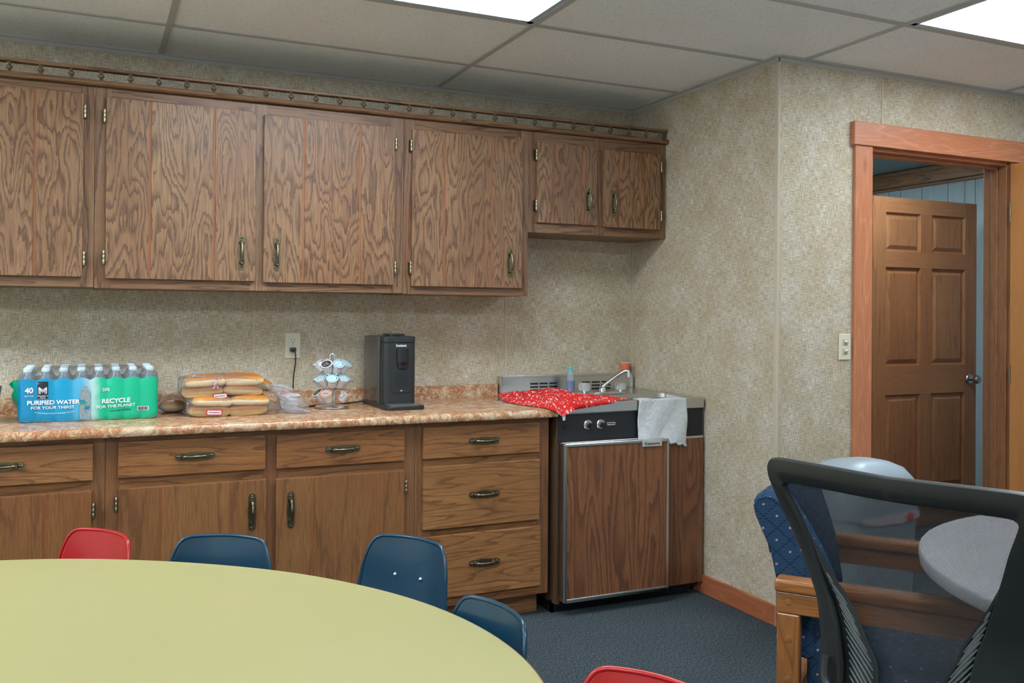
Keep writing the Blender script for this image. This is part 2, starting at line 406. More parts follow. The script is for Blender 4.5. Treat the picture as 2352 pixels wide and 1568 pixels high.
for k, (a, b) in enumerate([(2.015, 1.924), (1.689, 1.593), (.999, .822), (.235, .012)]):
    for (c0, c1) in [(cols[0][0], cols[0][1]), (cols[1][0], cols[1][1])]:
        m.cs = k; m.box(c0, c1, dy+.0002, dy+.035, b, a)
    m.box(cols[0][1], cols[1][0], dy+.0002, dy+.035, b, a)
struct('rail', m, DOORBX, d2, bevel=.0008)
for k, (zt, zb) in enumerate(rows):
    for c, (a, b) in enumerate(cols):
        m = MB(); m.cs = k*2+c+3
        q = lambda e, y: [(a+e, y, zb+e), (b-e, y, zb+e), (b-e, y, zt-e), (a+e, y, zt-e)]
        L = [q(.0, dy+.0005), q(.007, dy+.016), q(.014, dy+.017), q(.036, dy+.005), q(.037, dy+.004)]
        vs = [p for r in L for p in r]; fs = [(i*4+j, i*4+(j+1) % 4, i*4+4+(j+1) % 4, i*4+4+j) for i in range(4) for j in range(4)]+[(16, 17, 18, 19)]
        m.add(vs, fs); m.build('panel', DOORB, d2)
kn = MB().lathe([(.030, 0), (.032, .004), (.028, .010), (.012, .014), (.010, .040), (.018, .046), (.027, .055), (.027, .066), (.020, .074), (.003, .077)], (2.447, dy, .904), (0, -1, 0), 28)
kn.build('door_knob', plain('satin_nickel', (.42, .40, .38), .25, 1.0), d2, smooth=True)

# ceiling lights
DIFFS = [emit('light_diffuser', LAMP_COLOR, LAMP_MAIN*q) for q in (1.15, .85, 1.25, 1.0, 1.9, 1.5)]; FRAME = plain('light_frame', (.42, .52, .56), .35)
LBL = {0: 'white rectangular ceiling light at the top centre above the table', 1: 'white rectangular ceiling light at the top right above the doorway',
       2: 'ceiling light panel behind the viewer, left of centre', 3: 'ceiling light panel behind the viewer, on the right', 4: 'unseen ceiling light panel added over the left side of the room', 5: 'ceiling light panel in the rear left corner'}
for k, (i, j) in enumerate(LIGHTS):
    x0, x1, y1, y0 = RX[i]+.006, RX[i+1]-.006, RY[j]-.006, RY[j+1]+.006
    t = thing('ceiling_light', LBL[k], 'ceiling light', ((x0+x1)/2, (y0+y1)/2, H), 'fluorescent panel lights in the grid ceiling')
    m = MB(); e = .030
    m.box(x0, x1, y0, y0+e, H+.001, H+.05).box(x0, x1, y1-e, y1, H+.001, H+.05).box(x0, x0+e, y0, y1, H+.001, H+.05).box(x1-e, x1, y0, y1, H+.001, H+.05).box(x0, x1, y0, y1, H+.045, H+.05)
    m.build('frame', FRAME, t)
    MB().box(x0+e, x1-e, y0+e, y1-e, H+.004, H+.008).build('diffuser', DIFFS[k], t)
HD = emit('hall_fill', HALL_COLOR, FILL_HALL)  # unseen panels added to brighten the hallway, hidden by header and casing
for k, (cx, cy) in enumerate([(1.45, -.55), (1.5, .95)]):
    t = thing('hallway_fill_light', ['unseen square fill light added just inside the hallway', 'unseen square fill light added at the far end of the hallway'][k], 'ceiling light', (cx, cy, 2.34), 'unseen hallway fill lights')
    MB().box(cx-.2, cx+.2, cy-.2, cy+.2, 2.335, 2.3595).build('frame', WHITEP, t, bevel=.004)
    MB().box(cx-.18, cx+.18, cy-.18, cy+.18, 2.325, 2.336).build('diffuser', HD, t)

# ================================================================ cabinets
def pull(cx, y, cz, vert, parent, L=.137, mat=None):
    mat = mat or BRASS
    mp = (lambda u, v, w: (cx+v, y-w, cz+u)) if vert else (lambda u, v, w: (cx+u, y-w, cz+v))
    m = MB(); P = []
    hw = lambda u: .0125 if abs(u) > .021 else   .0125+.0036*abs(math.cos(u/.021*math.pi*1.5))
    n = 36; e = L/2-.0118
    top = [(-e+2*e*k/n, hw(-e+2*e*k/n)) for k in range(n+1)]
    P += top+[(e+.0118*math.sin(a), .0118*math.cos(a)) for a in [math.pi*k/8 for k in range(1, 8)]]
    P += [(u, -v) for u, v in top[::-1]]+[(-e-.0118*math.sin(a), -.0118*math.cos(a)) for a in [math.pi*k/8 for k in range(1, 8)]]
    m.prism(P, mp, 0, .004)
    for sgn in (-1, 1):
        m.lathe([(.0095, .002), (.0105, .006), (.0085, .010), (.0092, .014), (.006, .019)], mp(sgn*.040, 0, 0), Vector(mp(0, 0, 1))-Vector(mp(0, 0, 0)), 14)
        for q in (.052, .060): m.ball(mp(sgn*q, 0, .004), .0045, n=8)
        for q in (-.006, .006): m.ball(mp(sgn*.056, q, .004), .0028, n=8)
    pa = [mp(u, 0, .012+.014*(1-(u/.043)**2)) for u in [(-.043+.086*k/16) for k in range(17)]]
    m.tube(pa, [.0043+.0022*abs(abs(k-8)/8-.55)+(.002 if k in (2, 14) else 0) for k in range(17)], 10)
    return m.build('handle', mat, parent, smooth=True, ang=.9)
def hinge(x, y, z, parent, side, broken=False):
    m = MB(); m.cm = 1; m.box(x-.006, x+.006, y-.0005, y+.018, z-.024, z+.024); m.cm = 0
    m.lathe([(.0035, -.026), (.0045, -.023), (.0045, -.009), (.0040, -.008), (.0045, -.007), (.0045, .008), (.0040, .009), (.0045, .010), (.0045, .023), (.003, .026)], (x, y-.003, z), n=10)
    m.build('hinge', [BRASSL, BRONZE], parent, smooth=True)
def board_door(x0, x1, z0, z1, grooves, y, unit, mat, hand=None, hinges=(), hside=1, seed=0, name='door'):
    """plank-look door: boards separated by V grooves"""
    m = MB(); g = [x0]+list(grooves)+[x1]; w = .0041
    for k, (a, b) in enumerate(zip(g, g[1:])):
        m.cs = seed*3+k+.37
        m.box(a+(w if k else 0), b-(w if k < len(g)-2 else 0), y, y+.018, z0, z1)
    m.cm = 1; m.box(x0+.002, x1-.002, y+.004, y+.017, z0+.0004, z1-.0004)
    o = m.build(name, [mat, GROOVE], unit, bevel=.0014)
    if hand: pull(hand[0], y, hand[1], True, o)
    for hz in hinges: hinge(x1+.006 if hside > 0 else x0-.006, y+.001, hz, o, hside)
    return o
def drawer(x0, x1, z0, z1, y, unit, hx, hz, seed):
    m = MB(); m.cs = seed; m.box(x0, x1, y, y+.018, z0, z1)
    o = m.build('drawer', OAK_LOX, unit, bevel=.0022)
    pull(hx, y, hz, False, o); return o
def frame_box(unit, x0, x1, yf, yb, z0, z1, rails, stiles, mrail, mstile, seed=0, side=None):
    """face frame (stiles, rails) in front of a carcass"""
    m = MB()
    for k, (a, b) in enumerate(stiles): m.cs = seed+k*1.7+.1; m.cm = 1; m.box(a, b, yf, yf+.019, z0, z1)
    for k, (a, b, c, d) in enumerate(rails): m.cs = seed+k*2.3+.5; m.cm = 0; m.box(a, b, yf+.0002, yf+.019, c, d)
    m.build('face_frame', [mrail, mstile], unit, bevel=.0008, seg=1)
    m = MB().box(x0+.0005, x0+.016, yf+.019, yb, z0, z1).box(x1-.016, x1-.0005, yf+.019, yb, z0, z1).box(x0+.016, x1-.016, yf+.019, yb, z0, z0+.014).box(x0+.016, x1-.016, yf+.019, yb, z1-.014, z1).box(x0+.016, x1-.016, yb-.006, yb, z0+.014, z1-.014)
    m.build('carcass', side or OAK_UPS, unit)
YU, YD = -.303, -.322; ZT = 2.145
# upper unit A
uA = thing('wall_cabinet', 'long oak wall cabinet cut off by the left edge of the photo', 'wall cabinet', (-2.93, 0, 1.383), 'oak wall cabinets')
frame_box(uA, -3.25, -2.598, YU, -.001, 1.383, ZT, [(-3.21, -2.627, 2.113-.006, ZT), (-3.21, -2.627, 1.383, 1.428)], [(-3.25, -3.19), (-2.645, -2.598)], OAK_UPX, OAK_UPS, 1)
board_door(-3.195, -2.637, 1.421, 2.111, (-3.035, -2.799), YD, uA, OAK_UP, None, (2.045, 1.49), 1, 11)
uB = thing('wall_cabinet', 'oak wall cabinet with two tall doors above the bread and coffee pods', 'wall cabinet', (-1.98, 0, 1.38), 'oak wall cabinets')
frame_box(uB, -2.597, -1.372, YU, -.001, 1.380, ZT, [(-2.55, -1.41, 2.098, ZT), (-2.55, -1.41, 1.380, 1.424)], [(-2.597, -2.54), (-2.02, -1.955), (-1.43, -1.372)], OAK_UPX, OAK_UPS, 4)
board_door(-2.558, -2.003, 1.418, 2.105, (-2.402, -2.165), YD, uB, OAK_UP, (-2.057, 1.533), (2.035, 1.497), -1, 2)
board_door(-1.971, -1.418, 1.415, 2.098, (-1.809, -1.569), YD, uB, OAK_UP, (-1.917, 1.531), (2.027, 1.491), 1, 3)
uC = thing('wall_cabinet', 'oak wall cabinet with one door, above the coffee maker', 'wall cabinet', (-1.07, 0, 1.377), 'oak wall cabinets')
frame_box(uC, -1.371, -.7655, YU, -.001, 1.377, ZT, [(-1.34, -.80, 2.093, ZT), (-1.34, -.80, 1.377, 1.42)], [(-1.371, -1.315), (-.83, -.7655)], OAK_UPX, OAK_UPS, 8)
board_door(-1.337, -.803, 1.412, 2.096, (-1.185, -.958), YD, uC, OAK_UP, (-.864, 1.528), (2.026, 1.492), -1, 5)
uD = thing('wall_cabinet', 'short oak wall cabinet with two small doors above the steel sink', 'wall cabinet', (-.38, 0, 1.674), 'oak wall cabinets')
frame_box(uD, -.765, -.0015, YU, -.001, 1.674, ZT, [(-.74, -.03, 2.087, ZT), (-.74, -.03, 1.674, 1.722)], [(-.765, -.715), (-.42, -.36), (-.055, -.0015)], OAK_UPX, OAK_UPS, 12)
board_door(-.727, -.407, 1.720, 2.095, (-.640, -.490), YD, uD, OAK_UP, (-.454, 1.837), (2.035, 1.80), -1, 6)
board_door(-.371, -.046, 1.716, 2.089, (-.282, -.135), YD, uD, OAK_UP, (-.314, 1.833), (2.028, 1.785), 1, 7)
# spindle gallery on top
g = thing('gallery_rail', 'long oak gallery rail with small turned spindles along the cabinet tops', 'rail', (-1.6, -.3, 2.145))
m = MB()
m.prism([(-.325, 2.146), (-.330, 2.152), (-.333, 2.160), (-.330, 2.1655), (-.285, 2.1655), (-.285, 2.146)], lambda u, v, d: (d, u, v), -3.27, -.002)
m.build('base_moulding', OAK_UPX, g, bevel=.0015)
m = MB().box(-3.27, -.003, -.323, -.295, 2.1545, 2.167); m.build('top_ledge', OAK_UPX, g)
MB().box(-3.27, -.002, -.322, -.288, 2.203, 2.216).build('top_rail', OAK_UPX, g, bevel=.003)
SPM = plain('spindle_wood', (.13, .095, .055), .25)
prof = [(.0085, 0), (.0085, .003), (.0055, .006), (.0045, .009), (.0070, .0115), (.0105, .0155), (.0112, .019), (.0095, .023), (.0052, .027), (.0050, .030), (.0088, .0335), (.0095, .036)]
sp = MB().lathe(prof, (-.018, -.306, 2.167), n=14).build('spindle', SPM, g, smooth=True, origin=(-.018, -.306, 2.167))
for k in range(1, 31):
    c = sp.copy(); COL.objects.link(c); c.parent = g; c.location = sp.location+Vector((-.10235*k, 0, 0))

# base units
YF, YL = -.611, -.630
def base_unit(lbl, x0, x1, rails, stiles, seed):
    u = thing('base_cabinet', lbl, 'base cabinet', ((x0+x1)/2, -.3, 0), 'oak base cabinets under the worktop')
    frame_box(u, x0, x1, YF, -.002, .094, .852, rails, stiles, OAK_LOX, OAK_LOS, seed, OAK_LOS)
    MB().box(x0, x1-.022 if x1 > -1 else x1, -.548, -.53, 0, .094).build('toe_kick', OAK_LOX, u)
    return u
b = base_unit('brown base cabinet below the water bottles, cut off at the left edge', -3.16, -2.557, [(-3.12, -2.58, .833-.01, .852), (-3.12, -2.58, .66, .712), (-3.12, -2.58, .094, .14)], [(-3.16, -3.09), (-2.604, -2.557)], 20)
drawer(-3.105, -2.596, .705, .834, YL, b, -2.872, .771, 1.3)
board_door(-3.105, -2.599, .134, .669, (-2.95, -2.746), YL, b, OAK_LO, None, (.60, .22), 1, 21)
b = base_unit('brown base cabinet with two drawers over two doors, behind the chairs', -2.556, -1.417, [(-2.52, -1.45, .824, .852), (-2.52, -1.45, .66, .712), (-2.52, -1.45, .094, .14)], [(-2.556, -2.507), (-2.018, -1.958), (-1.472, -1.417)], 24)
drawer(-2.516, -2.009, .706, .833, YL, b, -2.260, .771, 2.6)
drawer(-1.968, -1.465, .704, .831, YL, b, -1.716, .766, 3.9)
board_door(-2.515, -2.005, .134, .668, (-2.376, -2.138), YL, b, OAK_LO, (-2.057, .551), (.615, .22), -1, 25)
board_door(-1.969, -1.464, .134, .665, (-1.831, -1.595), YL, b, OAK_LO, (-1.914, .547), (.600, .22), 1, 26)
b = base_unit('brown base cabinet with a stack of three drawers beside the kitchenette', -1.416, -.809, [(-1.39, -.84, .824, .852), (-1.39, -.84, .668, .71), (-1.39, -.84, .38, .42), (-1.39, -.84, .094, .14)], [(-1.416, -1.375), (-.865, -.809)], 30)
drawer(-1.386, -.861, .704, .832, YL, b, -1.120, .768, 5.1)
drawer(-1.385, -.859, .417, .673, YL, b, -1.118, .546, 6.2)
drawer(-1.384, -.853, .134, .389, YL, b, -1.116, .263, 7.7)

# countertop
ct = thing('countertop', 'red-brown marbled laminate countertop with a low backsplash', 'countertop', (-2, -.3, .852))
pr = [(-.001, .887), (-.645, .887), (-.653, .8855), (-.659, .881), (-.662, .874), (-.662, .862), (-.659, .855), (-.652, .8525), (-.001, .8525)]
MB().prism(pr, lambda u, v, d: (d, u, v), -3.2, -.7885).build('top', LAM, ct, smooth=True, ang=.7)
MB().prism([(-.0015, .887), (-.0015, .944), (-.004, .948), (-.017, .948), (-.021, .944), (-.022, .887)], lambda u, v, d: (d, u, v), -3.2, -.787).build('backsplash', LAM, ct, smooth=True, ang=.7)

# ================================================================ compact kitchenette
kt = thing('compact_kitchenette', 'compact kitchenette with steel sink top, black control panel and wood-look refrigerator', 'kitchenette', (-.4, -.3, 0))
KX0, KX1, KY = -.784, -.016, -.634
m = MB(); m.box(KX0+.001, KX0+.02, KY, -.002, .045, .86).box(KX1-.02, KX1-.001, KY, -.002, .045, .86).box(KX0+.02, KX1-.02, -.05, -.002, .045, .86).box(KX0+.02, KX1-.02, KY+.02, -.05, .045, .06)
m.build('body', plain('brown_side_panel', (.10, .052, .026), .5), kt)
MB().box(-.215, KX1, KY-.006, KY+.012, .057, .7235).build('side_panel', VINYLW, kt)
MB().box(-.222, KX1, KY-.008, KY+.012, .7245, .7365).build('trim_strip', STEEL, kt, bevel=.002)
MB().box(KX0+.004, KX1+.001, KY-.001, KY+.018, .7375, .864).build('control_panel', BLACKM, kt, bevel=.002)
m = MB().box(KX0-.002, -.06, -.60, -.585, .0, .056).box(KX0-.002, KX0+.012, -.60, -.1, 0, .045)
m.build('toe_kick', BLACKG, kt)
MB().box(-.13, -.05, -.588, -.575, .001, .05).build('floor_shim', plain('scuffed_plate', (.22, .16, .14), .6, var=.5), kt)
# refrigerator door
DXa, DXb = -.776, -.240
m = MB(); m.cs = 3; m.box(DXa+.010, DXb-.010, -.688, -.650, .077, .725)
fd = m.build('refrigerator_door', VINYLW, kt)
m = MB()
for a in ((DXa, DXa+.014, .066, .739), (DXb-.012, DXb, .066, .739)): m.box(a[0], a[1], -.692, -.646, a[2], a[3])
m.box(DXa+.014, DXb-.012, -.692, -.646, .726, .739).box(DXa+.014, DXb-.012, -.692, -.646, .066, .079)
m.build('door_frame', STEEL, fd, bevel=.003)
MB().box(DXa+.004, DXb-.004, -.646, -.6345, .07, .735).build('gasket', BLACKG, fd)
nm = MB().box(-.385, -.283, -.697, -.693, .709, .738).build('name_badge', plain('badge_silver', (.60, .60, .58), .35, .4), fd, bevel=.001)
text('lettering', 'Kenmore', .0165, lambda x, y, z: (-.334+x*1.25, -.6975-z, .717+y), BLACKP, nm, bold=.0002)
# sink top
def ringtop(m, x0, x1, y0, y1, hx0, hx1, hy0, hy1, z0, z1):
    m.box(x0, hx0, y0, y1, z0, z1).box(hx1, x1, y0, y1, z0, z1).box(hx0, hx1, y0, hy0, z0, z1).box(hx0, hx1, hy1, y1, z0, z1)
m = MB(); SZ = .911
ringtop(m, KX0, KX1+.002, -.640, -.046, -.400, -.060, -.575, -.375, .9035, SZ)
m.box(KX0, KX1+.002, -.645, -.637, .8645, SZ-.0005).box(KX0, KX0+.006, -.637, -.046, .8645, .9035)
m.build('sink_top', STEEL, kt, bevel=.003, seg=3)
m = MB(); rr = [rrect(-.400-e, -.060+e, -.575-e, -.375+e, .04+e) for e in (.008, .0, -.012)]
vs = [(x, y, SZ+.001) for x, y in rr[0]]+[(x, y, SZ+.0015) for x, y in rr[1]]+[(x, y, SZ-.12) for x, y in rr[2]]; n_ = len(rr[0])
m.add(vs, [(i*n_+k, i*n_+(k+1) % n_, (i+1)*n_+(k+1) % n_, (i+1)*n_+k) for i in range(2) for k in range(n_)]+[tuple(range(2*n_, 3*n_))])
m.build('basin', STEEL, kt, smooth=True)
# rear splash with vent slots
m = MB(); SL = [-.622+.0795*k for k in range(2)]
zr = [(.9095, .9185), (.926, .9345), (.9425, .951)]
xsl = [(-.618, -.574), (-.566, -.520), (-.511, -.466), (-.323, -.276), (-.265, -.218), (-.208, -.155)]
mb = MB().box(-.783, -.0175, -.037, -.004, .905, .989)
bs = mb.build('splash_panel', STEEL, kt, bevel=.003)
for gi in (0, 3):
    m = MB()
    for a, b_ in xsl[gi:gi+3]:
        for c0, c1 in zr: m.box(a, b_, -.0378, -.030, c0, c1)
    m.build('vent_slots', BLACKG, bs)
m = MB().box(-.780, -.020, -.044, -.037, .979, .990).box(-.783, -.770, -.044, -.037, .905, .990).box(-.030, -.0175, -.044, -.037, .905, .990)
m.build('splash_rim', STEEL, bs, bevel=.002)
for kx in (-.628, -.5635):
    k_ = MB().lathe([(.0205, 0), (.0215, .003), (.0185, .006), (.018, .007)], (kx, KY, .811), (0, -1, 0), 28).build('control_knob', plain('knob_dial', (.48, .46, .41), .3, .7, var=.3, scale=150), kt, smooth=True)
    MB().lathe([(.0115, .006), (.010, .016), (.006, .019)], (kx+.002, KY, .809), (0, -1, 0), 18).obox((kx+.003, KY-.018, .807), (.0035, 0, -.002), (0, .006, 0), (.004, 0, .012)).build('grip', BLACKG, k_, smooth=True)
il = MB().box(-.532, -.490, KY-.004, KY-.001, .805, .8175).build('indicator_light', CHROME, kt, bevel=.001)
MB().box(-.528, -.494, KY-.0055, KY-.004, .8085, .8145).build('red_lens', plain('red_lens', (.30, .02, .02), .2), il)
MB().lathe([(.009, 0), (.009, .002)], (-.745, KY-.001, .806), (0, -1, 0), 16).build('plug_cap', BLACKG, kt)
# faucet
fx, fy, fz = -.372, -.325, SZ
fc = MB().box(fx-.115, fx+.115, fy-.024, fy+.024, fz+.0005, fz+.012).lathe([(.018, .012), (.016, .03), (.010, .036)], (fx, fy, fz), n=20).build('faucet', CHROME, kt, bevel=.003, smooth=True)
MB().tube(spline([(fx+.004, fy, fz+.036), (fx+.012, fy-.006, fz+.046), (fx+.05, fy-.035, fz+.085), (fx+.085, fy-.062, fz+.112), (fx+.098, fy-.072, fz+.112), (fx+.100, fy-.074, fz+.092)], 5), [.0095]*20+[.0095]*6, 12).lathe([(.0105, 0), (.0105, .022), (.009, .024)], (fx+.100, fy-.074, fz+.086), n=16).build('spout', CHROME, fc, smooth=True)
GL = NT('clear_acrylic'); GL = GL.fin((.9, .93, .94), .08, Transmission_Weight=.75, IOR=1.4)
for sx in (-.1, .1):
    MB().lathe([(.010, .012), (.011, .018)], (fx+sx, fy, fz), n=16).build('valve_stem', CHROME, fc, smooth=True)
    mm = MB(); n = 40; prf = [(.014, .018), (.024, .021), (.0275, .034), (.027, .050), (.023, .057), (.014, .058)]; vs = []
    for r, h in prf:
        for k in range(n): a = 2*math.pi*k/n; q = r*(1+.07*math.cos(8*a)); vs.append((fx+sx+q*math.cos(a), fy+q*math.sin(a), fz+h))
    mm.add(vs, [(i*n+k, i*n+(k+1) % n, (i+1)*n+(k+1) % n, (i+1)*n+k) for i in range(5) for k in range(n)]+[tuple(range(n)), tuple(range(5*n, 6*n))]).build('faucet_handle', GL, fc, smooth=True)

# ================================================================ things on the counter
CZ = .8872
def film(name, col=(.9, .92, .95), op=.10, rough=.08, wr=60, tint=None):
    t = NT(name); x, y, z = t.xyz()[:3]; nz = t.noise(t.vec(x, y, z), wr, 3, .6, 1.0)
    bp = t.n('Bump'); bp.inputs['Strength'].default_value = .6; bp.inputs['Distance'].default_value = .004; t.L.new(nz, bp.inputs['Height'])
    tr = t.n('BsdfTransparent'); tr.inputs[0].default_value = (*col, 1)
    gl = t.n('BsdfGlossy'); gl.inputs['Roughness'].default_value = rough; t.L.new(bp.outputs[0], gl.inputs['Normal'])
    di = t.n('BsdfDiffuse'); di.inputs[0].default_value = (*(tint or (.7, .74, .78)), 1)
    a = t.n('MixShader'); a.inputs[0].default_value = op; t.L.new(tr.outputs[0], a.inputs[1]); t.L.new(di.outputs[0], a.inputs[2])
    fr = t.n('Fresnel'); fr.inputs[0].default_value = 1.35; t.L.new(bp.outputs[0], fr.inputs['Normal'])
    b = t.n('MixShader'); t.L.new(t.math('MULTIPLY_ADD', fr.outputs[0], .55, .02), b.inputs[0]); t.L.new(a.outputs[0], b.inputs[1]); t.L.new(gl.outputs[0], b.inputs[2])
    t.L.new(b.outputs[0], t.out.inputs[0]); return t.m
FILM = film('clear_film'); BAGF = film('bread_bag_film', op=.07, wr=38); TAILF = film('bag_tail_film', op=.22, wr=90, tint=(.80, .78, .80))
PET = film('bottle_plastic', (.86, .94, .97), .14, .06, 30)
# --- water pack
WX0, WX1, WY0, WP = -2.842, -2.372, -.398, .0588
NBX, NBY = 8, 5
bprof = [(.020, 0), (.0285, .004), (.029, .02), (.0275, .045), (.029, .06), (.029, .12), (.0285, .135), (.022, .160), (.0135, .176), (.0125, .181)]
wt = None; k = 0
ordn = ['leftmost', 'second from left', 'third from left', 'fourth from left', 'fourth from right', 'third from right', 'second from right', 'rightmost']
rown = ['front row', 'second row', 'middle row', 'fourth row', 'row nearest the wall']
proto = thing('water_bottle', '', 'water bottle', (0, 0, CZ), 'plastic water bottles inside the wrapped pack')
bb = MB().lathe(bprof, n=20).build('body', PET, None, smooth=True); bb.parent = proto
cp = MB().lathe([(.0135, .181), (.0142, .183), (.0142, .194), (.0125, .196)], n=20).build('cap', plain('white_cap', (.62, .74, .78), .4), None, smooth=True); cp.parent = proto
for j in range(NBY):
    for i in range(NBX):
        loc = (WX0+.0293+i*WP, WY0+.0293+j*WP, CZ); lb = 'clear capped water bottle, %s in the pack\'s %s' % (ordn[i], rown[j])
        if k == 0: proto.location = loc; proto['label'] = lb
        else: dup(proto, loc, lb)
        k += 1
wr = thing('water_pack_wrap', 'blue and green printed plastic wrap around the pack of water bottles', 'packaging', ((WX0+WX1)/2, WY0+.15, CZ))
WY1 = WY0+NBY*WP
def wave(s, n): return abs(math.sin(math.pi*s*n))**.8
def front_y(x, z):
    s = min(max((x-WX0)/(WX1-WX0), 0), 1); zz = (z-CZ)/.165
    return WY0-.002+.011*(1-wave(s, NBX))*(1 if zz < .12 else .85 if zz > .85 else .55+.4*max(0, (.35-zz)/.23))
PERIM = []
for k in range(97): PERIM.append(('f', k/96))
def per(u, z, inset=0):   # closed perimeter loop front -> right -> back -> left
    L = [(WX1-WX0), (WY1-WY0), (WX1-WX0), (WY1-WY0)]; T = sum(L); d = (u % 1)*T; r = .024
    if d < L[0]: x = WX0+d; y = front_y(x, z)
    elif d < L[0]+L[1]: q = (d-L[0])/L[1]; y = WY0+q*L[1]; x = WX1+.002-.005*(1-wave(q, NBY))
    elif d < L[0]+L[1]+L[2]: q = (d-L[0]-L[1])/L[2]; x = WX1-q*L[2]; y = WY1+.002-.005*(1-wave(q, NBX))
    else: q = (d-T+L[3])/L[3]; y = WY1-q*L[3]; x = WX0-.002+.005*(1-wave(q, NBY))
    cx = min(max(x, WX0+r), WX1-r); cy = min(max(y, WY0+r), WY1-r); dx, dy = x-cx, y-cy
    if abs(dx) > 1e-6 and abs(dy) > 1e-6:
        l = math.hypot(dx, dy); f = min(1, (r+.002)/l); x, y = cx+dx*f, cy+dy*f
    mx, my = (WX0+WX1)/2, (WY0+WY1)/2
    return Vector((x+(mx-x)*inset, y+(my-y)*inset*1.4, z))
t = NT('printed_film'); x, y, z = t.xyz()[:3]
u = t.math('MULTIPLY_ADD', x, 1/(WX1-WX0), -WX0/(WX1-WX0))
nzz = t.noise(t.vec(x, 0, z), 30, 3, .6); u2 = t.math('ADD', u, t.math('MULTIPLY_ADD', nzz, .05, -.025))
fc_ = t.ramp(u2, [(0, (.0, .25, .48)), (.34, (.0, .34, .62)), (.44, (.10, .46, .68)), (.50, (.42, .62, .70)), (.53, (.38, .66, .62)), (.58, (.0, .52, .30)), (1, (.0, .47, .25))])
bk = t.mix(t.math('GREATER_THAN', u, .72), (.0, .30, .16), (.0, .28, .50))
isb = t.math('GREATER_THAN', y, WY0+.03)
t.b.inputs['Coat Weight'].default_value = .25; t.b.inputs['Coat Roughness'].default_value = .08
t.bump(t.noise(t.vec(x, y, z), 55, 3, .6, 1.0), .5, .003)
t.put(t.b.inputs['Alpha'], .93)
PRINT = t.fin(t.mix(isb, fc_, bk), .3)
m = MB()
def zprint(u):  # scalloped upper print edge
    p = per(u, CZ+.15); s = (p.x-WX0)/(WX1-WX0)
    return CZ+.150+.011*wave(s, NBX)
m.grid(lambda a, b: per(a, CZ+.001+(zprint(a)-CZ-.001)*b, .03*(1-min(1, b*9))**2), 240, 14, cu=True)
m.build('printed_film', PRINT, wr, smooth=True)
m = MB()
def topf(a, b):
    z0 = zprint(a); q = b**.8; z = z0+(CZ+.1985-z0)*min(1, q*1.5); ins = max(0, (q-.35)/.65)**1.4
    p = per(a, min(z, CZ+.15), ins); s = (p.x-WX0)/(WX1-WX0); sag = .010*(1-wave(s, NBX))*min(1, q*2)
    p.z = z-sag*(1-ins)-.004*ins; return p
m.grid(topf, 240, 14, cu=True); m.build('clear_film', FILM, wr, smooth=True)
m = MB(); fl = [(-.004, .0, .155), (-.022, .01, .148), (-.034, .02, .135), (-.018, .02, .115), (-.026, .02, .095), (-.020, .02, .07), (-.010, .01, .055), (-.002, 0, .05)]
m.add([(WX0+a, WY0+.05+b*2, CZ+c) for a, b, c in fl]+[(WX0+a*.8, WY0+.062+b*2, CZ+c) for a, b, c in fl], [tuple(range(8)), tuple(range(15, 7, -1))]+[(i, (i+1) % 8, 8+(i+1) % 8, 8+i) for i in range(8)])
m.build('loose_flap', plain('green_flap', (.0, .34, .18), .3), wr)
INKW = plain('white_print', (.80, .84, .86), .4, var=.01); INKK = plain('black_print', (.015, .02, .03), .35)
def on(cx, cz, off=.0022, arc=0, sl=0): return lambda a, b, c: (cx+a, front_y(cx+a, cz+b)-off-c, cz+b+arc*a*a+sl*a)
text('lettering', 'PURIFIED WATER', .0205, on(-2.727, .953), INKW, wr, bold=.0006, sx=1.08)
text('lettering', 'FOR YOUR THIRST', .0145, on(-2.729, .936), INKW, wr, bold=.0002, sx=1.17)
text('lettering', '40', .026, on(-2.806, .996), INKW, wr, bold=.0008)
text('lettering', 'BOTTLES', .0072, on(-2.806, .982), INKW, wr, bold=0)
text('lettering', 'RECYCLE', .0225, on(-2.518, .952, sl=.03), INKW, wr, bold=.0007, sx=1.06)
text('lettering', 'FOR THE PLANET', .0145, on(-2.518, .935, sl=.05), INKW, wr, bold=.0002, sx=1.18)
text('lettering', 'PURIFIED WATER MINERALS ENHANCED FOR TASTE', .0056, on(-2.722, .917, arc=1.2), INKW, wr, bold=0)
text('lettering', '20%', .0155, on(-2.553, .996), INKW, wr, bold=.0002)
text('lettering', '16.9 FL OZ (500 mL) BOTTLES', .0058, on(-2.505, .922, sl=.06), INKK, wr, bold=.0001)
m = MB(); m.grid(lambda a, b: on(-2.762, .974, .0016)(-.0175+.035*a, .062*b, 0), 8, 12)
bl = m.build('black_label', INKK, wr)
text('lettering', "Member's", .0085, on(-2.762, .9815, .0032), INKW, bl, bold=0)
text('lettering', 'Mark', .0085, on(-2.762, .9745, .0032), INKW, bl, bold=0)
m = MB(); o_ = on(-2.762, .992, .0032)
for s in (-1, 1):
    for k, xo in enumerate((.0125, .0095, .0065)):
        m.prism([(s*xo, 0), (s*(xo+.0014), 0), (s*(xo+.0014), .017+.002*(2-k)), (s*xo, .019+.002*(2-k))], o_, 0, .0003)
    for k in range(3): m.prism([(0, .004+k*.0045), (0, .0062+k*.0045), (s*.013, .0195+k*.0028), (s*.013, .0175+k*.0028)], o_, 0, .0003)
m.build('emblem', INKW, bl)
m = MB(); o_ = on(-2.624, .893, .0036)
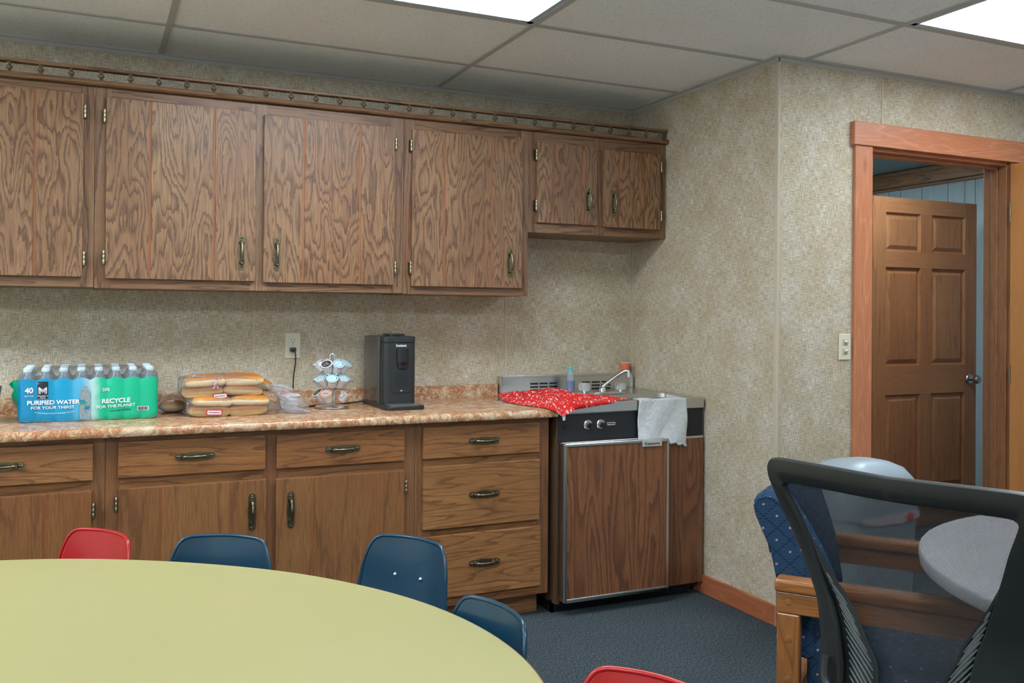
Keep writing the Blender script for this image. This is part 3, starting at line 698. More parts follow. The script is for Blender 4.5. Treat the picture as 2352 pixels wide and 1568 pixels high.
P = spline([(-.012, .003), (-.017, .02), (-.017, .045), (-.014, .07), (-.016, .09), (-.010, .112), (-.005, .122), (.006, .122), (.012, .11), (.019, .09), (.017, .06), (.018, .045), (.010, .02), (.004, .003)] and [Vector((a, b, 0)) for a, b in [(-.012, .003), (-.017, .02), (-.017, .045), (-.014, .07), (-.016, .09), (-.010, .112), (-.005, .122), (.006, .122), (.012, .11), (.019, .09), (.017, .06), (.018, .045), (.010, .02), (.004, .003)]], 4, True)
m.prism([(p.x, p.y) for p in P], o_, 0, .0003)
bp_ = m.build('bottle_picture', plain('grey_print', (.26, .33, .36), .3, var=.5, scale=120), wr)
m = MB(); m.cm = 0; m.prism([(-.016, .066), (.0, .066), (.0, .072), (-.016, .072)], on(-2.624, .893, .0044), 0, .0002); m.cm = 1; m.prism([(-.016, .059), (.004, .059), (.004, .0655), (-.016, .0655)], on(-2.624, .893, .0044), 0, .0002); m.prism([(.0, .045), (.017, .045), (.017, .051), (.0, .051)], on(-2.624, .893, .0044), 0, .0002); m.cm = 0; m.prism([(.0, .038), (.015, .038), (.015, .0445), (.0, .0445)], on(-2.624, .893, .0044), 0, .0002)
m.build('picture_label', [plain('blue_print', (.01, .20, .45), .4), plain('green_print', (.0, .35, .20), .4)], bp_)
m = MB(); m.grid(lambda a, b: on(-2.425, .925, .0016)(-.020+.040*a, -.0055+.016*b, 0), 12, 4); bc = m.build('barcode_label', INKW, wr)
m = MB(); xx = -.017
while xx < .017: ww = random.choice((.0006, .001, .0014)); m.prism([(xx, -.0035), (xx+ww, -.0035), (xx+ww, .0095), (xx, .0095)], on(-2.425, .925, .0026), 0, .0002); xx += ww+random.choice((.0006, .001, .0012))
m.build('bars', INKK, bc)

# --- buns and bags
t = NT('bun_crust'); x, y, z = t.xyz()[:3]; nz = t.noise(t.vec(x, y, z), 30, 3, .6)
hz = t.math('ADD', z, t.math('MULTIPLY_ADD', nz, .010, -.005))
BUN = t.fin(t.ramp(t.math('MULTIPLY_ADD', hz, 1/.05, .5), [(.0, (.30, .10, .02)), (.14, (.42, .16, .035)), (.26, (.72, .50, .22)), (.52, (.80, .62, .33)), (.66, (.62, .31, .09)), (.82, (.50, .19, .04)), (1, (.45, .16, .03))]), .75, spec=.2)
def sup(v, e): return math.copysign(abs(v)**e, v)
def bunmesh(lx, ly, lz, e=.62, name='hot_dog_bun'):
    m = MB(); m.grid(lambda a, b: (lx*sup(math.cos(2*math.pi*a), e)*sup(math.sin(math.pi*b), e*.8), ly*sup(math.sin(2*math.pi*a), e)*sup(math.sin(math.pi*b), e*.8), (-lz*sup(math.cos(math.pi*b), .9))*(1+.10*(1-abs(math.cos(2*math.pi*a))))), 32, 16, cu=True)
    return m.build(name, BUN, None, smooth=True, ang=3)
bun = bunmesh(.0755, .0295, .0200, .46); bun['category'] = 'bread bun'; bun['group'] = 'hot dog buns in the clear bread bags'
spots = []
# lower bag: two layers, two columns, three deep ; upper bag the same shifted left
for lay, (zz, xs2) in enumerate([(.908, (-2.182, -2.040)), (.944, (-2.176, -2.035))]):
    for d in range(3):
        for c in range(2): spots.append((xs2[c]+random.uniform(-.004, .004), -.405+d*.056, zz, 'lower bag', ('bottom', 'top')[lay], ('front', 'middle', 'back')[d], ('left', 'right')[c]))
for lay, (zz, xs2) in enumerate([(.981, (-2.206, -2.060)), (1.017, (-2.198, -2.055))]):
    for d in range(3):
        for c in range(2): spots.append((xs2[c]+random.uniform(-.004, .004), -.385+d*.056, zz+(.010 if lay and d == 1 else .004 if lay and c else 0), 'upper bag', ('bottom', 'top')[lay], ('front', 'middle', 'back')[d], ('left', 'right')[c]))
for k, (x, y, z, bg, ly, dp, cc) in enumerate(spots):
    o = bun if k == 0 else bun.copy()
    if k: COL.objects.link(o)
    o.location = (x, y, z); o.rotation_euler = (random.uniform(-.22, .22), random.uniform(-.07, .07), random.uniform(-.09, .09))
    o['label'] = 'golden hot dog bun, %s layer of the %s, %s %s' % (ly, bg, dp, cc)
rb = bunmesh(.052, .050, .0235, .8, 'round_bun'); rb['category'] = 'bread bun'; rb['label'] = 'round golden bun at the right end, behind the twisted bag neck'
rb.location = (-1.955, -.19, .992); rb.rotation_euler = (0, .35, 0)
rb2 = rb.copy(); COL.objects.link(rb2); rb2['label'] = 'round golden bun low on the counter at the left of the bread pile'; rb2.location = (-2.303, -.20, .912); rb2.rotation_euler = (0, 0, 0)
rb3 = rb.copy(); COL.objects.link(rb3); rb3['label'] = 'round bun on the counter behind the bread pile, under the other round bun'; rb3.location = (-1.965, -.175, .912); rb3.rotation_euler = (0, 0, 0)
def bag(label, secs, tail, loc, grp='clear plastic bread bags'):
    """secs: (x, yc, zc, ry, rz) from closed end to the neck; tail: same, flaring"""
    t = thing('bread_bag', label, 'bread bag', loc, grp)
    def loft(S, n=36, cr=0, cl=True):
        m = MB(); P = spline([Vector((a, b, c)) for a, b, c, d, e in S], 5); Q = spline([Vector((d, e, 0)) for a, b, c, d, e in S], 5); rn = random.Random(3)
        ph = [rn.uniform(-1, 1) for _ in range(n)]
        vs = [(p.x, p.y+q.x*sup(math.cos(2*math.pi*k/n), .55)*(1+cr*ph[k]), max(p.z+q.y*sup(math.sin(2*math.pi*k/n), .55)*(1+cr*ph[k]), CZ+.0006)) for p, q in zip(P, Q) for k in range(n)]
        fs = [(i*n+k, i*n+(k+1) % n, (i+1)*n+(k+1) % n, (i+1)*n+k) for i in range(len(P)-1) for k in range(n)]
        if cl: fs.append(tuple(range(n)))
        return m.add(vs, fs)
    loft(secs, cr=.012).build('film', BAGF, t, smooth=True)
    if tail: loft(tail, cr=.16, cl=False).build('tail', TAILF, t, smooth=True); a = tail[0]; MB().lathe([(.008, -.004), (.010, 0), (.008, .004)], a[:3], (1, 0, .1), 10).build('closure', plain('pale_tie', (.45, .58, .66), .5), t)
    return t
ub = bag('upper clear bag of hot dog buns, stacked on the other bag', [(-2.285, -.33, 1.00, .07, .030), (-2.275, -.33, 1.00, .088, .039), (-2.13, -.33, 1.003, .092, .046), (-2.01, -.335, 1.0, .088, .042), (-1.985, -.34, .995, .065, .030), (-1.965, -.35, .990, .022, .012), (-1.955, -.352, .988, .008, .008)],
    [(-1.955, -.352, .988, .008, .008), (-1.935, -.352, .984, .035, .016), (-1.90, -.36, .968, .055, .030), (-1.862, -.36, .945, .070, .036)], (-2.13, -.33, .96))
lb_ = bag('lower clear bag of hot dog buns, resting on the countertop', [(-2.268, -.35, .925, .07, .030), (-2.258, -.35, .925, .088, .038), (-2.11, -.35, .926, .094, .040), (-1.985, -.35, .923, .088, .036), (-1.95, -.37, .918, .055, .026), (-1.915, -.385, .912, .02, .012), (-1.903, -.39, .911, .008, .008)],
    [(-1.903, -.39, .911, .008, .008), (-1.885, -.39, .915, .040, .022), (-1.858, -.39, .918, .060, .030), (-1.83, -.385, .908, .065, .022), (-1.80, -.38, .899, .060, .012)], (-2.1, -.35, CZ))
bag('clear bag round the single bun at the left of the bread pile', [(-2.365, -.2, .905, .03, .016), (-2.355, -.2, .916, .055, .028), (-2.30, -.2, .920, .058, .034), (-2.25, -.19, .918, .05, .030), (-2.235, -.17, .91, .02, .016)], None, (-2.3, -.2, CZ))
REDL = plain('red_label', (.50, .03, .03), .4); WHL = plain('label_white', (.75, .72, .74), .4)
def lab(par, cx, cz, y, w_, h_, a):
    ca, sa = math.cos(a), math.sin(a); mp = lambda u, v, d: (cx+u*ca-v*sa, y-d, cz+u*sa+v*ca)
    o = MB().prism(rrect(-w_, w_, -h_, h_, h_*.4, 4), mp, 0, .0006).build('label', REDL, par)
    MB().prism(rrect(-w_*.86, w_*.86, -h_*.68, h_*.68, h_*.3, 4), mp, .0007, .0010).build('label_field', WHL, o)
    m = MB(); rn = random.Random(5); u = -w_*.7
    while u < w_*.68:
        q = rn.uniform(.0009, .0018); hh = rn.uniform(.0012, .0026); m.prism([(u, -hh), (u+q, -hh), (u+q, hh), (u, hh)], mp, .0011, .0013); u += q+rn.uniform(.0005, .001)
    m.build('label_print', plain('label_ink', (.12, .03, .07), .5), o)
lab(ub, -2.148, .967, -.4265, .027, .0105, .06); lab(lb_, -2.172, .906, -.448, .030, .011, -.05)
m = MB(); mp = lambda u, v, d: (-2.165+u, -.404-d+v*.4, 1.018+v)
for k in range(26):
    m.cm = (0, 0, 1, 0, 2, 1)[k % 6]; u, v = random.uniform(-.012, .012), random.uniform(-.020, .018); a = random.uniform(0, 3); s = random.uniform(.002, .0065)
    m.prism([(u+s*math.cos(a), v+s*math.sin(a)), (u+s*.4*math.cos(a+1.6), v+s*.4*math.sin(a+1.6)), (u-s*math.cos(a), v-s*math.sin(a)), (u+s*.4*math.cos(a-1.6), v+s*.4*math.sin(a-1.6))], mp, .013, .0136)
m.build('printed_mark', [REDL, WHL, plain('mark_blue', (.10, .16, .45), .4)], ub)
m = MB(); m.cm = 0; m.prism([(-.026, 0), (.020, 0), (.026, .018), (-.014, .018)], lambda u, v, d: (-2.222+u, -.375+v*1.6, 1.036+v*.45+d), .003, .0034)
m.cm = 1
for k in range(9): u0 = -.018+k*.0042; m.prism([(u0, .002), (u0+.0022, .002), (u0+.0066, .016), (u0+.0044, .016)], lambda u, v, d: (-2.222+u, -.375+v*1.6, 1.036+v*.45+d), .0036, .0039)
m.build('barcode_label', [WHL, INKK], ub)

# --- small white tub behind the bags, with a red tag on it
tb = thing('plastic_tub', 'small white ribbed plastic tub behind the bread bags', 'tub', (-1.835, -.16, CZ))
m = MB(); A = rrect(-1.872, -1.802, -.195, -.125, .006, 3); B_ = rrect(-1.880, -1.794, -.203, -.117, .006, 3); n = len(A)
m.add([(a, b, CZ) for a, b in A]+[(a, b, CZ+.052) for a, b in B_], [(i, (i+1) % n, n+(i+1) % n, n+i) for i in range(n)]+[tuple(range(n))[::-1], tuple(range(n, 2*n))]).build('body', WHITEP, tb)
MB().prism(rrect(-1.884, -1.790, -.207, -.113, .007, 3), lambda u, v, d: (u, v, d), CZ+.050, CZ+.056).build('rim', WHITEP, tb)
m = MB()
for k in range(9): m.box(-1.869+k*.0082, -1.867+k*.0082, -.2015, -.196, CZ+.006, CZ+.044)
m.build('ribs', plain('rib_shadow', (.5, .52, .55), .5), tb)
MB().prism([(-.016, 0), (0, -.004), (.016, .002), (0, .026)], lambda u, v, d: (-1.862+u, -.19+d, CZ+.0585+v), 0, .002).build('red_tag', REDL, None).update_tag()
rt = bpy.data.objects['red_tag']; tag(rt, 'small red diamond-shaped tag standing on the white tub', 'tag')

# --- dark bin at the very left edge
bn = MB(); A = rrect(-3.04, -2.905, -.42, -.28, .012, 3); B_ = rrect(-3.055, -2.888, -.435, -.265, .014, 3); n = len(A)
A = [(a-.012, b) for a, b in A]; B_ = [(a-.012, b) for a, b in B_]
bn.add([(a, b, CZ) for a, b in A]+[(a, b, CZ+.128) for a, b in B_]+[(a+(-2.97-a)*.04, b+(-.35-b)*.04, CZ+.128) for a, b in B_]+[(a+(-2.97-a)*.04, b+(-.35-b)*.04, CZ+.004) for a, b in A], [(j*n+i, j*n+(i+1) % n, (j+1)*n+(i+1) % n, (j+1)*n+i) for j in range(3) for i in range(n)]+[tuple(range(n))[::-1], tuple(range(3*n, 4*n))])
tag(bn.build('plastic_bin', BLACKP, None, smooth=True, ang=.5), 'dark plastic bin left of the water bottles, mostly outside the photo', 'bin')

# --- coffee pod carousel
PC = Vector((-1.668, -.258, CZ)); fd_ = Vector((-.237, -.971, 0)); rd_ = Vector((.971, -.237, 0))
ca = thing('pod_carousel', 'chrome three-tier carousel for coffee pods beside the black coffee maker', 'pod holder', tuple(PC))
MB().lathe([(.068, 0), (.072, .002), (.072, .007), (.066, .011), (.030, .0115), (.028, .013)], PC, n=48).build('base', CHROME, ca, smooth=True)
m = MB()
for s in (-1, 1): m.tube([PC+rd_*(s*.0105)+Vector((0, 0, .012)), PC+rd_*(s*.0105)+Vector((0, 0, .205))], .0022, 10)
m.tube([PC+fd_*.012+Vector((0, 0, .012)), PC+fd_*.012+Vector((0, 0, .19))], .002, 8)
m.build('post', CHROME, ca, smooth=True)
MB().tube(spline([PC+rd_*(s*.0105)+Vector((0, 0, h)) for s, h in ((-1, .19), (-1, .214), (-.7, .226), (0, .231), (.7, .226), (1, .214), (1, .19))], 5), .0036, 12).build('handle', CHROME, ca, smooth=True)
TEAL, DARKL, ORANGE = plain('teal_foil', (.42, .68, .72), .3, .2), plain('dark_foil', (.06, .05, .045), .3, .3, var=.5, scale=200), plain('orange_foil', (.80, .27, .08), .35, .1)
CUPM = plain('pod_cup', (.66, .64, .66), .4); GREYF = plain('grey_print_foil', (.40, .44, .52), .4, var=.3, scale=150); BLUEF = plain('blue_dot', (.06, .22, .42), .4)
def podproto(kind):
    t = thing('coffee_pod', '', 'coffee pod', (0, 0, 0), 'coffee pods in the carousel')
    c = MB().lathe([(.0165, -.042), (.0178, -.040), (.0205, -.014), (.0215, -.006), (.0218, 0), (.0255, .0), (.0255, .002)], n=28).build('cup', CUPM, None, smooth=True, ang=.5); c.parent = t
    col = {'teal': TEAL, 'dark': DARKL, 'orange': ORANGE}[kind]
    m = MB(); m.lathe([(.0248 if kind != 'dark' else .0205, .0021), (.0248 if kind != 'dark' else .0205, .0026)], n=28)
    l = m.build('lid', col, None); l.parent = t
    m = MB()
    if kind == 'teal':
        m.prism([(.0155*math.cos(a), .0115*math.sin(a)) for a in [k*math.pi/12 for k in range(24)]], lambda u, v, d: (u, v, d), .0027, .0029); m.cm = 1
        m.prism([(-.0095+.0022*math.cos(a), -.005+.0022*math.sin(a)) for a in [k*math.pi/6 for k in range(12)]], lambda u, v, d: (u, v, d), .003, .0031); m.cm = 2
        m.prism([(.0165, -.009), (.019, -.003), (.0195, .002), (.018, .008), (.0172, .003), (.0172, -.003)], lambda u, v, d: (u, v, d), .003, .0031)
        m.cm = 1
        for q in range(3): m.prism([(-.006+q*.001, -.004+q*.0035), (.007-q*.001, -.004+q*.0035), (.007-q*.001, -.0028+q*.0035), (-.006+q*.001, -.0028+q*.0035)], lambda u, v, d: (u, v, d), .003, .0031)
        ms = [plain('pale_foil', (.62, .76, .82), .4), BLUEF, DARKL]
    elif kind == 'orange':
        m.prism([(.0175*math.cos(a), .0175*math.sin(a)) for a in [k*math.pi/12 for k in range(24)]], lambda u, v, d: (u, v, d), .0027, .0029); m.cm = 1
        for k in range(6): m.prism([(-.011+k*.004, -.008), (-.0085+k*.004, -.008), (-.0085+k*.004, -.001), (-.011+k*.004, -.001)], lambda u, v, d: (u, v, d), .003, .0031)
        ms = [GREYF, plain('brown_ink', (.10, .05, .05), .5)]
    else:
        for k in range(14):
            u, v = random.uniform(-.013, .013), random.uniform(-.013, .013); m.cm = k % 2; q = random.uniform(.0015, .004)
            m.prism([(u-q, v-q*.4), (u+q, v-q*.4), (u+q, v+q*.4), (u-q, v+q*.4)], lambda a, b, d: (a, b, d), .0027, .0029)
        ms = [GREYF, plain('green_ink', (.16, .26, .20), .5)]
    p = m.build('lid_print', ms, None); p.parent = l
    return t
protos = {k: podproto(k) for k in ('teal', 'dark', 'orange')}; usedp = set()
tiers = [(.192, [(-22, 'dark', 'front left'), (22, 'teal', 'front right'), (67, 'teal', 'right'), (-112, 'teal', 'far left'), (112, 'teal', 'far right'), (157, 'teal', 'rear right'), (-157, 'teal', 'rear left')], 'top', 22.5),
         (.132, [(0, 'teal', 'front centre'), (45, 'teal', 'front right'), (-45, 'teal', 'front left'), (90, 'teal', 'far right'), (-90, 'teal', 'far left'), (135, 'teal', 'rear right'), (-135, 'teal', 'rear left'), (180, 'teal', 'rear centre')], 'middle', 0),
         (.070, [(-67, 'dark', 'left'), (-22, 'orange', 'front left'), (67, 'orange', 'right')], 'bottom', 22.5)]
nmk = {'teal': 'coffee pod with pale teal lid', 'dark': 'coffee pod with dark printed lid', 'orange': 'coffee pod with orange-rimmed lid'}
TILT = math.radians(38)
for (hz_, pods, tn, off) in tiers:
    m = MB()
    for k in range(8):
        a = math.radians(off+45*k); dr = fd_*math.cos(a)+rd_*math.sin(a); nn = dr*math.sin(TILT)+Vector((0, 0, math.cos(TILT))); c0 = PC+dr*.068+Vector((0, 0, hz_-.006))
        uu = nn.cross(dr).normalized(); vv = nn.cross(uu)
        m.tube([c0+(uu*math.cos(2*math.pi*q/24)+vv*math.sin(2*math.pi*q/24))*.0238 for q in range(24)], .0012, 6, closed=True)
        m.tube([PC+dr*.012+Vector((0, 0, hz_+.010)), PC+dr*.048+Vector((0, 0, hz_+.010))], .0012, 6)
    m.lathe([(.012, hz_+.008), (.014, hz_+.009), (.014, hz_+.012), (.012, hz_+.013)], PC, n=20)
    m.build('ring_tier', CHROME, ca, smooth=True)
    for (ad, kind, where) in pods:
        a = math.radians(ad); dr = fd_*math.cos(a)+rd_*math.sin(a); nn = dr*math.sin(TILT)+Vector((0, 0, math.cos(TILT)))
        lb = '%s, %s of the %s carousel tier' % (nmk[kind], where, tn)
        if kind not in usedp: o = protos[kind]; usedp.add(kind); o['label'] = lb
        else: o = dup(protos[kind], (0, 0, 0), lb)
        o.location = PC+dr*.068+Vector((0, 0, hz_))+nn*-.003; o.rotation_euler = nn.to_track_quat('Z', 'Y').to_euler()

# --- coffee maker
cm = thing('coffee_maker', 'tall black pod coffee maker on the countertop, its cord plugged into the outlet', 'coffee maker', (-1.397, -.22, CZ))
BL2 = plain('satin_black', (.020, .023, .025), .32, var=.1)
MB().prism(rrect(-1.470, -1.322, -.352, -.075, .028, 8), lambda u, v, d: (u, v, d), CZ+.012, 1.166).build('body', BL2, cm, smooth=True, ang=.5)
MB().prism(rrect(-1.471, -1.321, -.353, -.074, .028, 8), lambda u, v, d: (u, v, d), 1.1675, 1.193).build('lid', BL2, cm, smooth=True, ang=.5, bevel=.002)
MB().prism(rrect(-1.480, -1.462, -.30, -.08, .006, 4), lambda u, v, d: (u, v, d), CZ+.012, 1.191).build('water_tank', plain('smoky_tank', (.06, .058, .052), .12), cm, smooth=True, ang=.5)
MB().prism(rrect(-1.425, -1.362, -.29, -.20, .02, 6), lambda u, v, d: (u, v, d), 1.193, 1.1965).prism(rrect(-1.432, -1.352, -.305, -.19, .025, 6), lambda u, v, d: (u, v, d), 1.1965, 1.203).build('lid_handle', BLACKP, cm, smooth=True, ang=.5)
MB().prism(rrect(-1.490, -1.316, -.462, -.074, .030, 8), lambda u, v, d: (u, v, d), CZ, CZ+.0165).build('base_tray', BLACKP, cm, bevel=.003, smooth=True, ang=.5)
MB().prism(rrect(-1.468, -1.336, -.450, -.362, .018, 6), lambda u, v, d: (u, v, d), CZ+.0166, CZ+.019).build('drip_grate', plain('drip_metal', (.36, .38, .38), .3, .8), cm, smooth=True, ang=.5)
text('lettering', 'Instant', .0165, lambda a, b, c: (-1.392+a*1.05, -.3526-c, 1.149+b), INKW, cm, bold=.0003)
m = MB()
def sp_(a, b):
    th = math.pi*a; z = 1.139-b*.083; r = .0265*(1-.30*max(0, b-.72)/.28); return (-1.386+r*math.cos(th+math.pi), -.3515-r*.75*math.sin(th), z)
m.grid(sp_, 16, 10); m.add([sp_(k/16, 1) for k in range(17)], [tuple(range(17))]); m.add([sp_(k/16, 0) for k in range(17)], [tuple(range(17))]); m.build('spout_housing', BLACKG, cm, smooth=True, ang=.8)
gx = -1.391
MB().prism(rrect(gx-.041, gx+.041, .951, 1.052, .012, 6), lambda u, v, d: (u, -.3522-d, v), 0, .003).build('access_door', BL2, cm, bevel=.001, smooth=True, ang=.5)
m = MB()
for r in range(12):
    for c in range(10):
        u, v = gx-.028+c*.0060+(.003 if r % 2 else 0), .976+r*.0056; m.prism([(u+.0016*math.cos(a), v+.0016*math.sin(a)) for a in [k*math.pi/3 for k in range(6)]], lambda p, q, d: (p, -.3553-d, q), 0, .0003)
m.build('grille_holes', plain('deep_black', (.003, .003, .003), .8), cm)
MB().prism([(gx-.005, .962), (gx+.005, .962), (gx+.003, .958), (gx-.003, .958)], lambda u, v, d: (u, -.3553-d, v), 0, .0003).build('cup_icon', WHL, cm)
cpts = [(-1.785, -.038, 1.126), (-1.780, -.042, 1.105), (-1.781, -.04, 1.06), (-1.788, -.04, 1.01), (-1.790, -.045, .95), (-1.790, -.06, .905), (-1.795, -.13, .8915), (-1.80, -.20, .8905), (-1.785, -.225, .8905), (-1.76, -.20, .8905), (-1.72, -.17, .8905), (-1.66, -.15, .8905), (-1.59, -.13, .8905), (-1.53, -.09, .8905), (-1.48, -.085, .895), (-1.46, -.085, .900)]
MB().tube(spline(cpts, 6), .0031, 8).build('power_cord', BLACKP, cm, smooth=True)
MB().box(-1.800, -1.775, -.036, -.0065, 1.118, 1.138).build('plug', BLACKP, cm, bevel=.004)

# --- wall outlet and switch
ol = thing('wall_outlet', 'cream duplex wall outlet plate above the countertop, with a black plug in it', 'outlet', (-1.785, 0, 1.145))
MB().box(-1.819, -1.751, -.006, -.0002, 1.088, 1.202).build('cover_plate', CREAM, ol, bevel=.003)
for zc_ in (1.128, 1.166):
    r = MB().prism([(-1.785+.0168*math.cos(a), zc_+max(-.0135, min(.0135, .0168*math.sin(a)))) for a in [k*math.pi/16 for k in range(32)]], lambda u, v, d: (u, -.0062-d, v), 0, .0012).build('receptacle', CREAM, ol)
    MB().box(-1.7925, -1.7910, -.0078, -.0070, zc_, zc_+.008).box(-1.7790, -1.7775, -.0078, -.0070, zc_+.001, zc_+.008).lathe([(.0022, 0), (.0022, .0006)], (-1.785, -.0072, zc_-.0065), (0, -1, 0), 10).build('slots', BLACKG, r)
MB().lathe([(.0028, 0), (.002, .001)], (-1.785, -.006, 1.147), (0, -1, 0), 10).build('screw', BRASSL, ol)
sw = thing('light_switch', 'cream double light switch plate left of the doorway', 'light switch', (.368, -D, 1.16))
MB().box(.334, .402, -D-.006, -D-.0002, 1.104, 1.217).build('cover_plate', CREAM, sw, bevel=.003)
for zc_ in (1.141, 1.180):
    r = MB().box(.352, .384, -D-.0075, -D-.006, zc_-.013, zc_+.013).build('switch_seat', plain('switch_ivory', (.50, .46, .33), .4), sw, bevel=.001)
    MB().obox((.372, -D-.011, zc_+.003), (.0085, 0, 0), (0, .005, .003), (0, -.0015, .0035)).build('toggle', CREAM, r, bevel=.001)

# --- soap bottle, paper cup, cloths, clip
sb = thing('dish_soap_bottle', 'clear dish soap bottle with blue liquid and teal cap behind the sink', 'bottle', (-.433, -.11, SZ))
sx_, sy_ = -.433, -.115
MB().lathe([(.0195, .0008), (.0205, .004), (.0205, .050), (.0200, .053)], (sx_, sy_, SZ), n=24).build('blue_liquid', plain('blue_soap', (.02, .08, .34), .12), sb, smooth=True)
SOAPP = film('soap_bottle_plastic', (.82, .88, .92), .22, .06, 10)
MB().lathe([(.0215, .0006), (.0225, .004), (.0225, .055), (.0205, .075), (.0180, .088), (.0130, .096), (.0130, .099)], (sx_, sy_, SZ), n=24).build('body', SOAPP, sb, smooth=True)
MB().lathe([(.0135, .099), (.0135, .106), (.0095, .108), (.009, .118), (.0055, .120), (.005, .128), (.003, .129)], (sx_, sy_, SZ), n=20).build('cap', plain('teal_cap', (.10, .50, .58), .35), sb, smooth=True, ang=.5)
cu_ = thing('paper_cup', 'small orange paper cup on the steel splash ledge in the corner', 'cup', (-.058, -.0235, .990))
t = NT('orange_cup'); x, y, z = t.xyz()[:3]; sw_ = t.noise(t.vec(t.math('MULTIPLY', x, 60), t.math('MULTIPLY', y, 60), t.math('MULTIPLY', z, 45)), 1, 1, .5, 2.5)
OC = t.fin(t.ramp(sw_, [(.47, (.75, .13, .03)), (.49, (.95, .62, .45)), (.51, (.75, .13, .03)), (.6, (.62, .09, .02))]), .45)
MB().lathe([(.0185, .0006), (.0190, .0012), (.0262, .052), (.0255, .052), (.0180, .004)], (-.058, -.029, .9895), n=28).build('cup_wall', OC, cu_, smooth=True, ang=.5)
MB().tube([(-.058+.0263*math.cos(a), -.029+.0263*math.sin(a), 1.042) for a in [k*math.pi/14 for k in range(28)]], .0013, 6, closed=True).build('rim', WHITEP, cu_, smooth=True)

t = NT('red_floral_cloth'); x, y, z = t.xyz()[:3]; nz_ = t.noise(t.vec(x, y, z), 14, 2)
pv = t.vec(x, t.math('MULTIPLY_ADD', z, -1.0, y), 0)
vn = t.n('TexVoronoi'); t.put(vn.inputs['Vector'], pv); vn.inputs['Scale'].default_value = 62; vn.inputs['Randomness'].default_value = .55
vp = t.n('VectorMath', operation='SUBTRACT'); sc_ = t.n('VectorMath', operation='SCALE'); t.L.new(pv, sc_.inputs[0]); sc_.inputs['Scale'].default_value = 62
ps = t.n('VectorMath', operation='SCALE'); t.L.new(vn.outputs['Position'], ps.inputs[0]); ps.inputs['Scale'].default_value = 62
t.L.new(sc_.outputs[0], vp.inputs[0]); t.L.new(ps.outputs[0], vp.inputs[1]); sp2 = t.n('SeparateXYZ'); t.L.new(vp.outputs[0], sp2.inputs[0])
ang = t.math('ARCTAN2', sp2.outputs[1], sp2.outputs[0]); pet = t.math('MULTIPLY_ADD', t.math('COSINE', t.math('MULTIPLY', ang, 5)),  .11, .28)
inp = t.math('LESS_THAN', vn.outputs[0], pet); ctr = t.math('LESS_THAN', vn.outputs[0], .07); br = t.math('GREATER_THAN', t.noise(pv, 300, 2, .6), .42)
fl_ = t.math('MULTIPLY', t.math('MULTIPLY', inp, t.math('SUBTRACT', 1, ctr)), br)
leaf = t.ramp(t.noise(pv, 120, 2, .6), [(.64, 0), (.67, .7)])
REDC = t.fin(t.mix(t.math('MAXIMUM', fl_, leaf), (.62, .022, .018), (.80, .68, .66)), .8, spec=.2)
# outline of the cloth lying from the counter end over the burners to the front lip
OUT = [(-.846, -.16, .912), (-.800, -.125, .915), (-.752, -.21, .926), (-.700, -.285, .936), (-.672, -.335, .948), (-.610, -.375, .944), (-.560, -.43, .926), (-.47, -.52, .918), (-.418, -.628, .9155),
       (-.498, -.6485, .903), (-.57, -.6495, .896), (-.655, -.6495, .886), (-.700, -.650, .880), (-.772, -.672, .858), (-.800, -.676, .872), (-.830, -.672, .888), (-.836, -.57, .8895), (-.868, -.46, .8895), (-.880, -.33, .892), (-.862, -.22, .900)]
OS = spline([Vector(p) for p in OUT], 6, True); cen = Vector((-.69, -.46, .934))
def supz(x, y):   # height of what the cloth lies on
    b = .0
    for bx, by in ((-.70, -.42), (-.62, -.50)): b = max(b, .017*max(0, 1-((x-bx)**2+(y-by)**2)/.085**2)**.5 if (x-bx)**2+(y-by)**2 < .085**2 else 0)
    return (.9125+b if x > -.787 else .8885)
def cl(a, b):
    p = OS[int(round(a*len(OS))) % len(OS)]; q = cen.lerp(p, b); f = math.sin(b*math.pi)
    q.z = cen.z+(p.z-cen.z)*b**1.7
    q.z += (.006*math.sin(q.x*52+q.y*31)+.005*math.sin(q.x*-35+q.y*63+1))*f
    q.z = max(q.z, supz(q.x, q.y)+.0015) if q.y > (-.6475 if q.x > -.787 else -.664) else q.z
    return q
m = MB().grid(cl, len(OS), 60, cu=True)
tag(m.build('red_cloth', REDC, None, smooth=True, ang=3, solid=.0015, soff=1), 'red cloth with white flower print spread over the left of the sink top', 'cloth')
t = NT('terry'); x, y, z = t.xyz()[:3]; tn = t.noise(t.vec(x, y, z), 240, 3, .7); tw = t.noise(t.vec(x, 0, z), 26, 4, .65, 1.5)
t.bump(t.math('ADD', t.math('MULTIPLY', tn, .4), tw), 1.0, .006)
TERRY = t.fin(t.ramp(t.math('ADD', t.math('MULTIPLY', tn, .5), t.math('MULTIPLY', tw, .5)), [(.35, (.50, .53, .53)), (.6, (.74, .76, .76))]), .95, spec=.1)
def tow(a, b):
    L1 = .032; L = L1+.182+.003*math.sin(a*40)+.005*math.sin(a*7+1)+.024*a; s = b*L; x = -.380+.262*a+.004*math.sin(b*9)*(.5-a)
    if s < L1: y = -.640+L1-s-.0; z = SZ+.0035+.003*math.sin(a*9+b*20)*min(1, (L1-s)*30)
    else: y = -.6515-.004*abs(math.sin(a*5+.5))-.003*math.sin(a*11+b*6); z = SZ+.003-(s-L1)
    if abs(s-L1) < .012: y = min(y, -.640-.008*(s-L1+.012)/.024)
    return (x, y, z)
m = MB().grid(tow, 60, 48)
for k in range(90):
    a = k/89; p = Vector(tow(a, 1)); m.tube([p, p+Vector((random.uniform(-.003, .003), -.001, -random.uniform(.003, .009)))], .0007, 4)
tag(m.build('white_towel', TERRY, None, smooth=True, ang=3, solid=.003, soff=1), 'frayed white terry towel hanging over the front of the sink', 'towel')
